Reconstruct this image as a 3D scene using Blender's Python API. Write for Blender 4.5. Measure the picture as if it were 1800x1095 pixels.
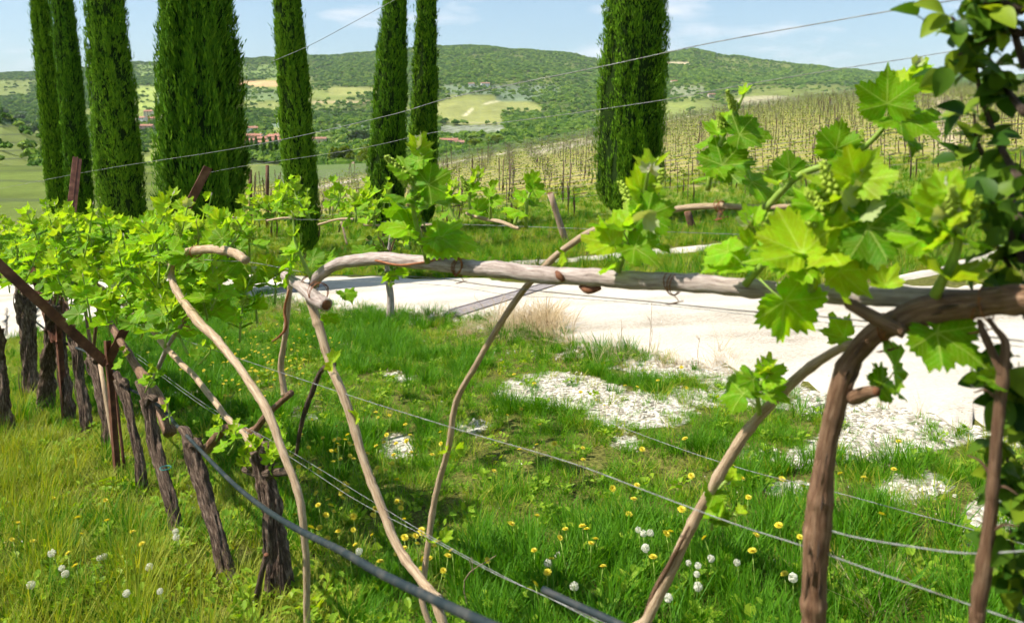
import bpy, math, random
import numpy as np
from mathutils import Vector, Matrix, Euler

random.seed(7)
rng = np.random.default_rng(7)
for o in list(bpy.data.objects):
    bpy.data.objects.remove(o)
SC = bpy.context.scene
COL = SC.collection

# ------------------------------------------------------------------ camera
FPX, CX, CY, PITCH, CAMZ = 1413.0, 900.0, 299.0, math.radians(4.0), 1.5
cam_d = bpy.data.cameras.new("camera")
cam = bpy.data.objects.new("camera", cam_d)
COL.objects.link(cam)
cam.location = (0, 0, CAMZ)
cam.rotation_euler = (math.radians(90) - PITCH, 0, 0)
cam_d.sensor_width = 36.0
cam_d.lens = FPX / 1800 * 36
cam_d.shift_y = -(547.5 - CY) / 1800
cam_d.clip_start = 0.05
cam_d.clip_end = 12000
cam_d.dof.use_dof = True
cam_d.dof.focus_distance = 4.5
cam_d.dof.aperture_fstop = 5.0
SC.camera = cam

# ------------------------------------------------------------------ sky, sun, exposure
SUN_EL = math.radians(53)
SUN_AZ = math.atan2(-0.995, -0.10)          # compass direction of the sun (x, y): left, a little behind
w = bpy.data.worlds.new("World")
SC.world = w
w.use_nodes = True
nt = w.node_tree
nt.nodes.clear()
n_out = nt.nodes.new("ShaderNodeOutputWorld")
n_bg = nt.nodes.new("ShaderNodeBackground")
n_sky = nt.nodes.new("ShaderNodeTexSky")
n_sky.sky_type = 'NISHITA'
n_sky.sun_disc = False
n_sky.sun_elevation = SUN_EL
n_sky.sun_rotation = SUN_AZ
n_sky.altitude = 250
n_sky.air_density = 1.0
n_sky.dust_density = 1.0
n_sky.ozone_density = 1.0
n_bg.inputs["Strength"].default_value = 0.078
# thin streaky clouds
n_tc = nt.nodes.new("ShaderNodeTexCoord")
n_map = nt.nodes.new("ShaderNodeMapping")
n_map.inputs["Scale"].default_value = (3.0, 3.0, 13.0)
n_map.inputs["Location"].default_value = (0.4, 1.3, 0.2)
n_noi = nt.nodes.new("ShaderNodeTexNoise")
n_noi.inputs["Scale"].default_value = 1.6
n_noi.inputs["Detail"].default_value = 7
n_noi.inputs["Roughness"].default_value = 0.55
n_rmp = nt.nodes.new("ShaderNodeValToRGB")
n_rmp.color_ramp.elements[0].position = 0.53
n_rmp.color_ramp.elements[0].color = (0, 0, 0, 1)
n_rmp.color_ramp.elements[1].position = 0.66
n_rmp.color_ramp.elements[1].color = (1, 1, 1, 1)
n_mul = nt.nodes.new("ShaderNodeMath"); n_mul.operation = 'MULTIPLY'
n_mul.inputs[1].default_value = 0.75
n_mix = nt.nodes.new("ShaderNodeMixRGB")
n_mix.inputs["Color2"].default_value = (6.9, 7.2, 7.6, 1)
# thin overall veil that makes the spring sky pale
n_veil = nt.nodes.new("ShaderNodeMixRGB")
n_veil.inputs["Fac"].default_value = 0.36
n_veil.inputs["Color2"].default_value = (3.4, 5.5, 7.2, 1)
L = nt.links.new
L(n_tc.outputs["Generated"], n_map.inputs["Vector"])
L(n_map.outputs["Vector"], n_noi.inputs["Vector"])
L(n_noi.outputs["Fac"], n_rmp.inputs["Fac"])
L(n_rmp.outputs["Color"], n_mul.inputs[0])
L(n_sky.outputs["Color"], n_veil.inputs["Color1"])
L(n_veil.outputs["Color"], n_mix.inputs["Color1"])
L(n_mul.outputs["Value"], n_mix.inputs["Fac"])
L(n_mix.outputs["Color"], n_bg.inputs["Color"])
L(n_bg.outputs["Background"], n_out.inputs["Surface"])

sun_d = bpy.data.lights.new("sun", 'SUN')
sun_d.energy = 5.0
sun_d.angle = math.radians(0.53)
sun_d.color = (1.0, 0.95, 0.86)
sun = bpy.data.objects.new("sun", sun_d)
COL.objects.link(sun)
_sd = Vector((math.sin(SUN_AZ) * math.cos(SUN_EL), math.cos(SUN_AZ) * math.cos(SUN_EL), math.sin(SUN_EL)))
sun.rotation_euler = _sd.to_track_quat('Z', 'Y').to_euler()
sun.location = _sd * 30

SC.view_settings.view_transform = 'Standard'
SC.view_settings.look = 'None'
SC.view_settings.gamma = 1.0
SC.view_settings.exposure = 0.88
SC.view_settings.use_curve_mapping = False
SC.cycles.max_bounces = 4
SC.cycles.diffuse_bounces = 3
SC.cycles.glossy_bounces = 2
SC.cycles.transmission_bounces = 3
SC.cycles.caustics_reflective = False
SC.cycles.caustics_refractive = False
SC.cycles.use_adaptive_sampling = True
SC.cycles.adaptive_threshold = 0.04
SC.cycles.adaptive_min_samples = 12
SC.cycles.volume_bounces = 0
SC.cycles.use_denoising = True

# ------------------------------------------------------------------ geometry of the place
sT, cT = math.sin(PITCH), math.cos(PITCH)

def ray(px, py):
    a = (px - CX) / FPX
    b = (CY - py) / FPX
    return np.array([a, cT + b * sT, -sT + b * cT])

def project(p):
    """world points (N,3) -> pixel columns / rows of the photograph (used only to lay out planting)"""
    p = np.asarray(p, float)
    x, y, z = p[..., 0], p[..., 1], p[..., 2] - CAMZ
    dep = y * cT - z * sT
    dep = np.where(dep < 0.02, 0.02, dep)
    up = y * sT + z * cT
    return CX + FPX * x / dep, CY - FPX * up / dep

_r = ray(-300, 395)
_hn = math.hypot(_r[0], _r[1])
ROW = np.array([_r[0] / _hn, _r[1] / _hn])       # direction of the vine row (downhill, to the left)
SLOPE = _r[2] / _hn
PERP = np.array([ROW[1], -ROW[0]])                 # from the camera towards the road

def plane(x, y):
    return SLOPE * (x * ROW[0] + y * ROW[1])

def _hash(ix, iy, s):
    h = (ix.astype(np.int64) * 374761393 + iy.astype(np.int64) * 668265263 + s * 974711) & 0x7fffffff
    h = ((h ^ (h >> 13)) * 1274126177) & 0x7fffffff
    return ((h ^ (h >> 16)) & 0xffff) / 65535.0

def vnoise(x, y, s=0):
    x = np.asarray(x, float); y = np.asarray(y, float)
    ix, iy = np.floor(x), np.floor(y)
    fx, fy = x - ix, y - iy
    fx = fx * fx * (3 - 2 * fx); fy = fy * fy * (3 - 2 * fy)
    a = _hash(ix, iy, s); b = _hash(ix + 1, iy, s); c = _hash(ix, iy + 1, s); d = _hash(ix + 1, iy + 1, s)
    return (a * (1 - fx) + b * fx) * (1 - fy) + (c * (1 - fx) + d * fx) * fy

def fbm(x, y, s=0, o=4):
    v = 0; a = 0.5; t = 0
    for i in range(o):
        v = v + a * vnoise(np.asarray(x) * 2 ** i, np.asarray(y) * 2 ** i, s + i * 17); t += a; a *= 0.5
    return v / t

EDGE_PX = [-3000, -400, 0, 450, 560, 800, 1040, 1200, 1400, 1560, 1700, 1800, 2200, 5000]
EDGE_Y = [350, 345, 345, 335, 325, 283, 240, 206, 176, 160, 152, 148, 140, 140]
EDGE_D = [45, 45, 45, 50, 55, 75, 95, 110, 125, 130, 130, 130, 120, 120]
RID_PX = [-3000, 0, 70, 250, 420, 545, 600, 690, 780, 830, 900, 1000, 1050, 1120, 1180, 1215, 1270, 1400, 1480, 1560, 1700, 1800, 5000]
RID_Y = [150, 132, 127, 112, 108, 102, 100, 92, 84, 82, 90, 97, 107, 103, 95, 88, 100, 117, 124, 131, 133, 136, 150]
Y0F = 17.0

def colpx(x, y):
    return CX + FPX * np.asarray(x) / (np.maximum(np.asarray(y), 0.3) * cT)

def H(x, y):
    x = np.asarray(x, float); y = np.asarray(y, float)
    px = np.clip(colpx(x, y), -3000, 5000)
    zp = plane(x, y)
    # gentle bumps in the meadow
    near = np.clip(1 - (y - 4.5) / 2.5, 0, 1)
    zp = zp + near * ((fbm(x * 1.3 + 9, y * 1.3, 3, 3) - 0.5) * 0.10)
    # vineyard hillside
    ye = np.interp(px, EDGE_PX, EDGE_Y); de = np.interp(px, EDGE_PX, EDGE_D)
    z0 = plane((px - CX) / FPX * Y0F * cT, Y0F)
    ze = CAMZ - (ye - 200) / FPX * de
    t = (y - Y0F) / (de - Y0F)
    zf = z0 + (ze - z0) * t
    # valley and far hills
    rid = np.interp(px, RID_PX, RID_Y) 
    D = [160, 260, 420, 650, 1000, 1500, 2100, 2800, 3600]
    Gk = [0.0, 0.10, 0.22, 0.34, 0.50, 0.68, 0.85, 1.0, 0.93]
    yy = np.maximum(y, 1.0)
    g = np.interp(yy, D, Gk)
    relief = (fbm(px * 0.006, np.log(yy) * 4.0, 11, 4) - 0.5) * 34 * np.clip((yy - 200) / 300, 0, 1) * np.clip((2750 - yy) / 600, 0, 1)
    relief = relief + (fbm(px * 0.03, np.log(yy) * 14.0, 31, 3) - 0.5) * 7 * np.clip((yy - 200) / 300, 0, 1)
    yi = 334 - (334 - rid) * g - relief
    zfar = CAMZ - (yi - 200) / FPX * yy
    # grassy spur on the left
    yt = np.interp(px, [-3000, -400, -100, 0, 70, 160, 260], [120, 150, 186, 203, 243, 292, 345])
    gs = np.interp(yy, [110, 200, 300, 380, 480], [0.0, 0.42, 0.78, 1.0, 0.7])
    yi2 = 345 - (345 - yt) * gs
    zsp = CAMZ - (yi2 - 200) / FPX * yy
    zfar = np.where((px < 262) & (yy > 110) & (yy < 480), np.maximum(zfar, zsp), zfar)
    # joining the hillside to the valley beyond its edge
    t2 = np.clip((y - de) / (np.maximum(de * 1.9, 165) - de), 0, 1)
    t2s = t2 * t2 * (3 - 2 * t2)
    zj = ze * (1 - t2s) + zfar * t2s
    z = np.where(y < Y0F, zp, np.where(y < de, zf, zj))
    return z

def G(px, py):
    """where the line of sight through a pixel meets the meadow plane"""
    r = ray(px, py)
    k = r[2] - SLOPE * (r[0] * ROW[0] + r[1] * ROW[1])
    t = -CAMZ / k
    x, y = r[0] * t, r[1] * t
    return np.array([x, y, float(H(x, y))])

_p0 = G(490, 1050)
D0 = float(np.dot(_p0[:2], PERP))                  # the vine row stands this far from the camera

def P(px, py, dv=0.0):
    """point of the vertical plane of the vine row (dv metres further towards the road)"""
    r = ray(px, py)
    t = (D0 + dv) / (r[0] * PERP[0] + r[1] * PERP[1])
    return np.array([r[0] * t, r[1] * t, CAMZ + r[2] * t])

def PD(px, py, Y):
    r = ray(px, py); t = Y / r[1]
    return np.array([r[0] * t, Y, CAMZ + r[2] * t])

def onrow(s, dv=0.0):
    """ground point of the row at distance s along it"""
    q = PERP * (D0 + dv) + ROW * s
    return np.array([q[0], q[1], float(H(q[0], q[1]))])

# ------------------------------------------------------------------ materials
def new_mat(name):
    m = bpy.data.materials.new(name); m.use_nodes = True
    t = m.node_tree; t.nodes.clear()
    out = t.nodes.new("ShaderNodeOutputMaterial")
    return m, t, out

def N(t, typ, **kw):
    n = t.nodes.new(typ)
    for k, v in kw.items():
        if k in ("op",): n.operation = v
        elif hasattr(n, k) and not k[0].isupper(): setattr(n, k, v)
    return n

def ramp(t, cols, pos=None):
    n = t.nodes.new("ShaderNodeValToRGB")
    e = n.color_ramp.elements
    k = len(cols)
    for i in range(k - 2): e.new(0.5)
    for i, c in enumerate(cols):
        e[i].position = pos[i] if pos else i / (k - 1)
        e[i].color = (*c, 1)
    return n

def math_n(t, op, a, b=None, c=None):
    n = t.nodes.new("ShaderNodeMath"); n.operation = op
    for i, v in enumerate((a, b, c)):
        if v is None: continue
        if isinstance(v, (int, float)): n.inputs[i].default_value = v
        else: t.links.new(v, n.inputs[i])
    return n.outputs[0]

def noise_n(t, scale, detail=4, rough=0.55, vec=None):
    n = t.nodes.new("ShaderNodeTexNoise")
    n.inputs["Scale"].default_value = scale; n.inputs["Detail"].default_value = detail
    n.inputs["Roughness"].default_value = rough
    if vec is not None: t.links.new(vec, n.inputs["Vector"])
    return n

def bump_n(t, height, strength=0.5, dist=0.01):
    b = t.nodes.new("ShaderNodeBump")
    b.inputs["Strength"].default_value = strength; b.inputs["Distance"].default_value = dist
    t.links.new(height, b.inputs["Height"])
    return b.outputs["Normal"]

def simple_mat(name, cols, scale=20, rough=0.8, bump=0.4, bdist=0.004, stretch=None, metallic=0.0, spec=0.3, detail=6, bark=False):
    m, t, out = new_mat(name)
    tc = t.nodes.new("ShaderNodeTexCoord")
    vec = tc.outputs["Object"]
    if bark:
        ab = t.nodes.new("ShaderNodeAttribute"); ab.attribute_name = "bark"; vec = ab.outputs["Vector"]
    if stretch:
        mp = t.nodes.new("ShaderNodeMapping"); mp.inputs["Scale"].default_value = stretch
        t.links.new(vec, mp.inputs["Vector"]); vec = mp.outputs["Vector"]
    nz = noise_n(t, scale, detail, 0.6 if not bark else 0.68, vec)
    r = ramp(t, cols, [0.3 + 0.4 * i / max(1, len(cols) - 1) for i in range(len(cols))])
    t.links.new(nz.outputs["Fac"], r.inputs["Fac"])
    b = t.nodes.new("ShaderNodeBsdfPrincipled")
    t.links.new(r.outputs["Color"], b.inputs["Base Color"])
    b.inputs["Roughness"].default_value = rough
    b.inputs["Metallic"].default_value = metallic
    b.inputs["Specular IOR Level"].default_value = spec
    if bump:
        nz2 = noise_n(t, scale * 2.3, 5, 0.6, vec)
        t.links.new(bump_n(t, nz2.outputs["Fac"], bump, bdist), b.inputs["Normal"])
    t.links.new(b.outputs["BSDF"], out.inputs["Surface"])
    return m

def leafy_mat(name, cols, under, trans=0.45, veins=True, rough=0.45, attr=None, spec=0.35, tcol=None):
    """thin leaf: glossy top, paler underside, light shining through, veins from the leaf's own UV"""
    m, t, out = new_mat(name)
    oi = t.nodes.new("ShaderNodeObjectInfo")
    rnd = oi.outputs["Random"]
    if attr:
        at = t.nodes.new("ShaderNodeAttribute"); at.attribute_name = attr
        rnd = math_n(t, 'FRACT', math_n(t, 'ADD', math_n(t, 'MULTIPLY', rnd, 0.6), math_n(t, 'MULTIPLY', at.outputs["Fac"], 0.999)))
    r = ramp(t, cols)
    t.links.new(rnd, r.inputs["Fac"])
    col = r.outputs["Color"]
    b = t.nodes.new("ShaderNodeBsdfPrincipled")
    if veins:
        tco = t.nodes.new("ShaderNodeTexCoord")
        bl = noise_n(t, 3.2, 4, 0.6, tco.outputs["Object"])
        sh = math_n(t, 'ADD', bl.outputs["Fac"], math_n(t, 'MULTIPLY', math_n(t, 'SUBTRACT', rnd, 0.5), 0.3))
        hv = t.nodes.new("ShaderNodeHueSaturation")
        t.links.new(math_n(t, 'MULTIPLY_ADD', sh, 0.10, 0.45), hv.inputs["Hue"])
        t.links.new(math_n(t, 'MULTIPLY_ADD', bl.outputs["Fac"], 1.1, 0.45), hv.inputs["Value"])
        t.links.new(col, hv.inputs["Color"]); col = hv.outputs["Color"]
        bs = noise_n(t, 9.0, 3, 0.7, tco.outputs["Object"])
        spot = ramp(t, [(0, 0, 0), (1, 1, 1)], [0.70, 0.76]); t.links.new(bs.outputs["Fac"], spot.inputs["Fac"])
        mp_ = t.nodes.new("ShaderNodeMixRGB"); t.links.new(math_n(t, 'MULTIPLY', spot.outputs["Color"], 0.6), mp_.inputs["Fac"])
        t.links.new(col, mp_.inputs["Color1"]); mp_.inputs["Color2"].default_value = (0.30, 0.24, 0.06, 1); col = mp_.outputs["Color"]
    if veins:
        uv = t.nodes.new("ShaderNodeUVMap"); uv.uv_map = "UVMap"
        sx = t.nodes.new("ShaderNodeSeparateXYZ"); t.links.new(uv.outputs["UV"], sx.inputs[0])
        x, y = sx.outputs[0], sx.outputs[1]
        best = None; balong = None
        for a in (0, 52, -52, 104, -104):
            c, s = math.cos(math.radians(a)), math.sin(math.radians(a))
            al = math_n(t, 'ADD', math_n(t, 'MULTIPLY', x, s), math_n(t, 'MULTIPLY', y, c))
            pe = math_n(t, 'ABSOLUTE', math_n(t, 'SUBTRACT', math_n(t, 'MULTIPLY', x, c), math_n(t, 'MULTIPLY', y, s)))
            pe = math_n(t, 'ADD', pe, math_n(t, 'MULTIPLY', math_n(t, 'LESS_THAN', al, 0.0), 5.0))
            if best is None: best, balong = pe, al
            else:
                less = math_n(t, 'LESS_THAN', pe, best)
                d = math_n(t, 'SUBTRACT', al, balong)
                balong = math_n(t, 'MULTIPLY_ADD', d, less, balong)
                best = math_n(t, 'MINIMUM', pe, best)
        mainv = math_n(t, 'LESS_THAN', best, 0.014)
        q = math_n(t, 'FRACT', math_n(t, 'MULTIPLY', math_n(t, 'SUBTRACT', balong, math_n(t, 'MULTIPLY', best, 0.8)), 9.0))
        sec = math_n(t, 'LESS_THAN', math_n(t, 'ABSOLUTE', math_n(t, 'SUBTRACT', q, 0.5)), 0.06)
        v = math_n(t, 'MAXIMUM', mainv, math_n(t, 'MULTIPLY', sec, 0.5))
        mx = t.nodes.new("ShaderNodeMixRGB"); t.links.new(math_n(t, 'MULTIPLY', v, 0.34), mx.inputs["Fac"])
        t.links.new(col, mx.inputs["Color1"]); mx.inputs["Color2"].default_value = (0.55, 0.62, 0.16, 1)
        col = mx.outputs["Color"]
        hgt = math_n(t, 'SUBTRACT', math_n(t, 'ABSOLUTE', math_n(t, 'SUBTRACT', q, 0.5)), math_n(t, 'MULTIPLY', v, 0.6))
        t.links.new(bump_n(t, hgt, 0.4, 0.002), b.inputs["Normal"])
    geo = t.nodes.new("ShaderNodeNewGeometry")
    mb = t.nodes.new("ShaderNodeMixRGB")
    t.links.new(math_n(t, 'MULTIPLY', geo.outputs["Backfacing"], 0.6), mb.inputs["Fac"])
    t.links.new(col, mb.inputs["Color1"]); mb.inputs["Color2"].default_value = (*under, 1)
    t.links.new(mb.outputs["Color"], b.inputs["Base Color"])
    b.inputs["Roughness"].default_value = rough
    b.inputs["Specular IOR Level"].default_value = spec
    tr = t.nodes.new("ShaderNodeBsdfTranslucent")
    tm = t.nodes.new("ShaderNodeMixRGB"); tm.blend_type = 'MULTIPLY'; tm.inputs["Fac"].default_value = 1.0
    t.links.new(col, tm.inputs["Color1"]); tm.inputs["Color2"].default_value = (*(tcol or (1.6, 1.5, 0.5)), 1)
    t.links.new(tm.outputs["Color"], tr.inputs["Color"])
    ms = t.nodes.new("ShaderNodeMixShader"); ms.inputs["Fac"].default_value = trans
    t.links.new(b.outputs["BSDF"], ms.inputs[1]); t.links.new(tr.outputs["BSDF"], ms.inputs[2])
    t.links.new(ms.outputs["Shader"], out.inputs["Surface"])
    return m

M = {}
M['leaf'] = leafy_mat("vine_leaf", [(0.07, 0.20, 0.004), (0.16, 0.33, 0.005), (0.28, 0.45, 0.008)], (0.19, 0.29, 0.04), trans=0.5, spec=0.1)
M['leaf_young'] = leafy_mat("young_vine_leaf", [(0.17, 0.34, 0.007), (0.31, 0.44, 0.011), (0.25, 0.41, 0.009)], (0.38, 0.44, 0.14), trans=0.45, spec=0.1)
M['leaf_fuzz'] = leafy_mat("felted_leaf", [(0.30, 0.36, 0.14), (0.42, 0.44, 0.24)], (0.5, 0.48, 0.38), trans=0.3, veins=False, rough=0.9)
M['leaf_dark'] = leafy_mat("pear_leaf", [(0.025, 0.07, 0.006), (0.045, 0.11, 0.008), (0.09, 0.17, 0.012), (0.22, 0.30, 0.018)], (0.12, 0.19, 0.04), trans=0.38, veins=False, spec=0.12)
M['stem'] = simple_mat("green_stem", [(0.16, 0.26, 0.03), (0.26, 0.34, 0.06)], 60, 0.5, 0.2, 0.001)
M['bud'] = simple_mat("flower_bud", [(0.20, 0.33, 0.015), (0.38, 0.45, 0.05)], 300, 0.6, 0.5, 0.001)
M['fuzz'] = simple_mat("pink_fuzz", [(0.66, 0.52, 0.44), (0.75, 0.68, 0.60)], 300, 0.9, 0.5, 0.001)
M['cane'] = simple_mat("grey_cane_bark", [(0.13, 0.085, 0.065), (0.33, 0.265, 0.225), (0.50, 0.43, 0.38)], 3.2, 0.75, 0.9, 0.004, bark=True)
M['cane_brown'] = simple_mat("brown_cane_bark", [(0.055, 0.022, 0.012), (0.18, 0.095, 0.05), (0.36, 0.23, 0.14)], 3.6, 0.6, 1.0, 0.005, bark=True)
M['cane_tan'] = simple_mat("tan_cane_bark", [(0.17, 0.10, 0.05), (0.36, 0.25, 0.15), (0.52, 0.41, 0.28)], 3.4, 0.6, 0.8, 0.003, bark=True)
M['bark'] = simple_mat("old_vine_bark", [(0.018, 0.010, 0.007), (0.13, 0.08, 0.052), (0.40, 0.29, 0.21)], 4.5, 0.9, 1.0, 0.02, bark=True)
M['cut'] = simple_mat("cut_wood", [(0.10, 0.035, 0.015), (0.22, 0.09, 0.04)], 40, 0.8, 0.5, 0.002)
M['cut_pale'] = simple_mat("pale_cut_wood", [(0.62, 0.54, 0.42), (0.72, 0.66, 0.56)], 40, 0.8, 0.3, 0.001)
M['tie'] = simple_mat("dry_tendril", [(0.16, 0.05, 0.02), (0.32, 0.13, 0.05)], 60, 0.8, 0.4, 0.001)
M['rust'] = simple_mat("rusty_steel", [(0.07, 0.025, 0.015), (0.13, 0.05, 0.027), (0.23, 0.105, 0.06)], 14, 0.75, 0.7, 0.003, metallic=0.25)
M['wood'] = simple_mat("weathered_wood", [(0.16, 0.10, 0.06), (0.30, 0.21, 0.14), (0.40, 0.31, 0.22)], 14, 0.85, 0.6, 0.004, (1, 1, 0.12))
M['wood_dark'] = simple_mat("dark_post_wood", [(0.05, 0.025, 0.015), (0.12, 0.06, 0.035), (0.19, 0.11, 0.07)], 14, 0.85, 0.6, 0.004, (1, 1, 0.15))
M['wire'] = simple_mat("galvanised_wire", [(0.10, 0.085, 0.07), (0.20, 0.20, 0.185), (0.30, 0.30, 0.28)], 50, 0.6, 0.0, metallic=0.2)
M['hose'] = simple_mat("dusty_irrigation_hose", [(0.008, 0.016, 0.02), (0.015, 0.024, 0.027), (0.055, 0.055, 0.05)], 24, 0.65, 0.35, 0.001, spec=0.2)
M['clip'] = simple_mat("teal_tie", [(0.02, 0.14, 0.13), (0.04, 0.22, 0.2)], 60, 0.5, 0.0)

# ------------------------------------------------------------------ mesh helpers
class TubeV(np.ndarray):
    """vertex array that remembers where on the bark each vertex lies"""
    def __array_finalize__(self, o):
        self.bark = getattr(o, 'bark', None)

def mesh(name, v, f, mat=None, smooth=True, uv=None):
    me = bpy.data.meshes.new(name)
    bark = getattr(v, 'bark', None)
    v = np.asarray(v, dtype=np.float32)
    me.from_pydata(v.tolist(), [], f if isinstance(f, list) else np.asarray(f).tolist())
    if mat is not None:
        me.materials.append(mat)
    if smooth:
        me.polygons.foreach_set("use_smooth", np.ones(len(me.polygons), dtype=bool))
    if bark is not None and len(bark) == len(v):
        at = me.attributes.new("bark", 'FLOAT_VECTOR', 'POINT'); at.data.foreach_set("vector", np.asarray(bark, dtype=np.float32).ravel())
    if uv is not None:
        ul = me.uv_layers.new(name="UVMap")
        li = np.zeros(len(me.loops), dtype=np.int32); me.loops.foreach_get("vertex_index", li)
        ul.data.foreach_set("uv", np.asarray(uv, dtype=np.float32)[li].ravel())
    me.update()
    return me

def fast_mesh(name, v, faces, k, mat, smooth=False, attrs=None):
    """big uniform mesh: faces (N,k) int array"""
    me = bpy.data.meshes.new(name)
    v = np.asarray(v, dtype=np.float32); faces = np.asarray(faces, dtype=np.int32)
    me.vertices.add(len(v)); me.vertices.foreach_set("co", v.ravel())
    n = len(faces)
    me.loops.add(n * k); me.loops.foreach_set("vertex_index", faces.ravel())
    me.polygons.add(n)
    me.polygons.foreach_set("loop_start", np.arange(0, n * k, k, dtype=np.int32))
    me.polygons.foreach_set("loop_total", np.full(n, k, dtype=np.int32))
    if smooth: me.polygons.foreach_set("use_smooth", np.ones(n, dtype=bool))
    for an, (typ, arr) in (attrs or {}).items():
        a = me.attributes.new(an, typ, 'POINT')
        a.data.foreach_set("color" if typ == 'FLOAT_COLOR' else "value", np.asarray(arr, dtype=np.float32).ravel())
    if mat is not None: me.materials.append(mat)
    me.update(calc_edges=True); me.validate()
    return me

def link(name, data, parent=None, loc=(0, 0, 0), rot=None, scale=None):
    o = bpy.data.objects.new(name, data)
    COL.objects.link(o)
    o.location = loc
    if rot is not None: o.rotation_euler = rot
    if scale is not None: o.scale = scale if hasattr(scale, '__len__') else (scale,) * 3
    if parent is not None: o.parent = parent
    return o

def tag(o, label=None, cat=None, group=None, kind=None):
    if label: o["label"] = label
    if cat: o["category"] = cat
    if group: o["group"] = group
    if kind: o["kind"] = kind
    return o

def thing(name, label, cat, loc, group=None):
    o = link(name, None, None, tuple(float(c) for c in loc))
    o.empty_display_size = 0.1
    return tag(o, label, cat, group)

def catmull(pts, n):
    pts = np.asarray(pts, float)
    p = np.vstack([2 * pts[0] - pts[1], pts, 2 * pts[-1] - pts[-2]])
    out = []
    for i in range(1, len(p) - 2):
        for t in np.linspace(0, 1, n, endpoint=False):
            t2, t3 = t * t, t * t * t
            out.append(0.5 * ((2 * p[i]) + (-p[i - 1] + p[i + 1]) * t + (2 * p[i - 1] - 5 * p[i] + 4 * p[i + 1] - p[i + 2]) * t2 + (-p[i - 1] + 3 * p[i] - 3 * p[i + 1] + p[i + 2]) * t3))
    out.append(p[-2])
    return np.array(out)

def tube(pts, rad, sides=8, sub=5, rough=0.0, seed=0, fs=30.0, fa=3.0):
    """tapered tube along a smoothed line; rad per control point in metres"""
    pts = np.asarray(pts, float)
    rad = np.asarray(rad if hasattr(rad, '__len__') else [rad] * len(pts), float)
    c = catmull(np.hstack([pts, rad[:, None]]), sub)
    p, r = c[:, :3], np.maximum(c[:, 3], 1e-4)
    d = np.gradient(p, axis=0); d /= np.linalg.norm(d, axis=1)[:, None] + 1e-12
    u = np.cross(d[0], [0.3, 0.2, 0.93])
    if np.linalg.norm(u) < 1e-3: u = np.cross(d[0], [1, 0, 0])
    u /= np.linalg.norm(u)
    V = []; ln = 0; BK = []
    an = np.linspace(0, 2 * np.pi, sides, endpoint=False)
    for i in range(len(p)):
        if i: ln += np.linalg.norm(p[i] - p[i - 1])
        u = u - d[i] * np.dot(u, d[i]); u /= np.linalg.norm(u)
        v = np.cross(d[i], u)
        rr = np.full(sides, r[i])
        if rough:
            cx, cy = np.cos(an), np.sin(an)
            nz = vnoise(cx * fa + 20 + seed * 3.1, cy * fa + ln * fs * 0.35 + 50, seed) * 0.6 + vnoise(cx * fa * 2.3 + 7, cy * fa * 2.3 + ln * fs + seed, seed + 5) * 0.4
            rr = rr * (1 + rough * (nz - 0.45) * 2)
        V.append(p[i] + np.outer(rr * np.cos(an), u) + np.outer(rr * np.sin(an), v))
        BK.append(np.stack([np.cos(an) + seed * 3.7, np.sin(an), np.full(sides, ln * 5.0)], 1))
    nr = len(V); V = np.vstack(V).view(TubeV); V.bark = np.vstack(BK)
    F = []
    for i in range(nr - 1):
        a, b = i * sides, (i + 1) * sides
        for j in range(sides):
            k = (j + 1) % sides
            F.append((a + j, a + k, b + k, b + j))
    F.append(tuple(range(sides - 1, -1, -1)))
    F.append(tuple(range((nr - 1) * sides, nr * sides)))
    return V, F

def merge(parts):
    V = []; F = []; n = 0
    for v, f in parts:
        V.append(np.asarray(v)); F += [tuple(i + n for i in q) for q in f]; n += len(v)
    return np.vstack(V), F

def boxv(c, s, R=None):
    c = np.asarray(c, float); s = np.asarray(s, float) / 2
    v = np.array([[x, y, z] for x in (-1, 1) for y in (-1, 1) for z in (-1, 1)], float) * s
    if R is not None: v = v @ np.asarray(R).T
    return v + c, [(0, 1, 3, 2), (4, 6, 7, 5), (0, 4, 5, 1), (2, 3, 7, 6), (0, 2, 6, 4), (1, 5, 7, 3)]

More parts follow.
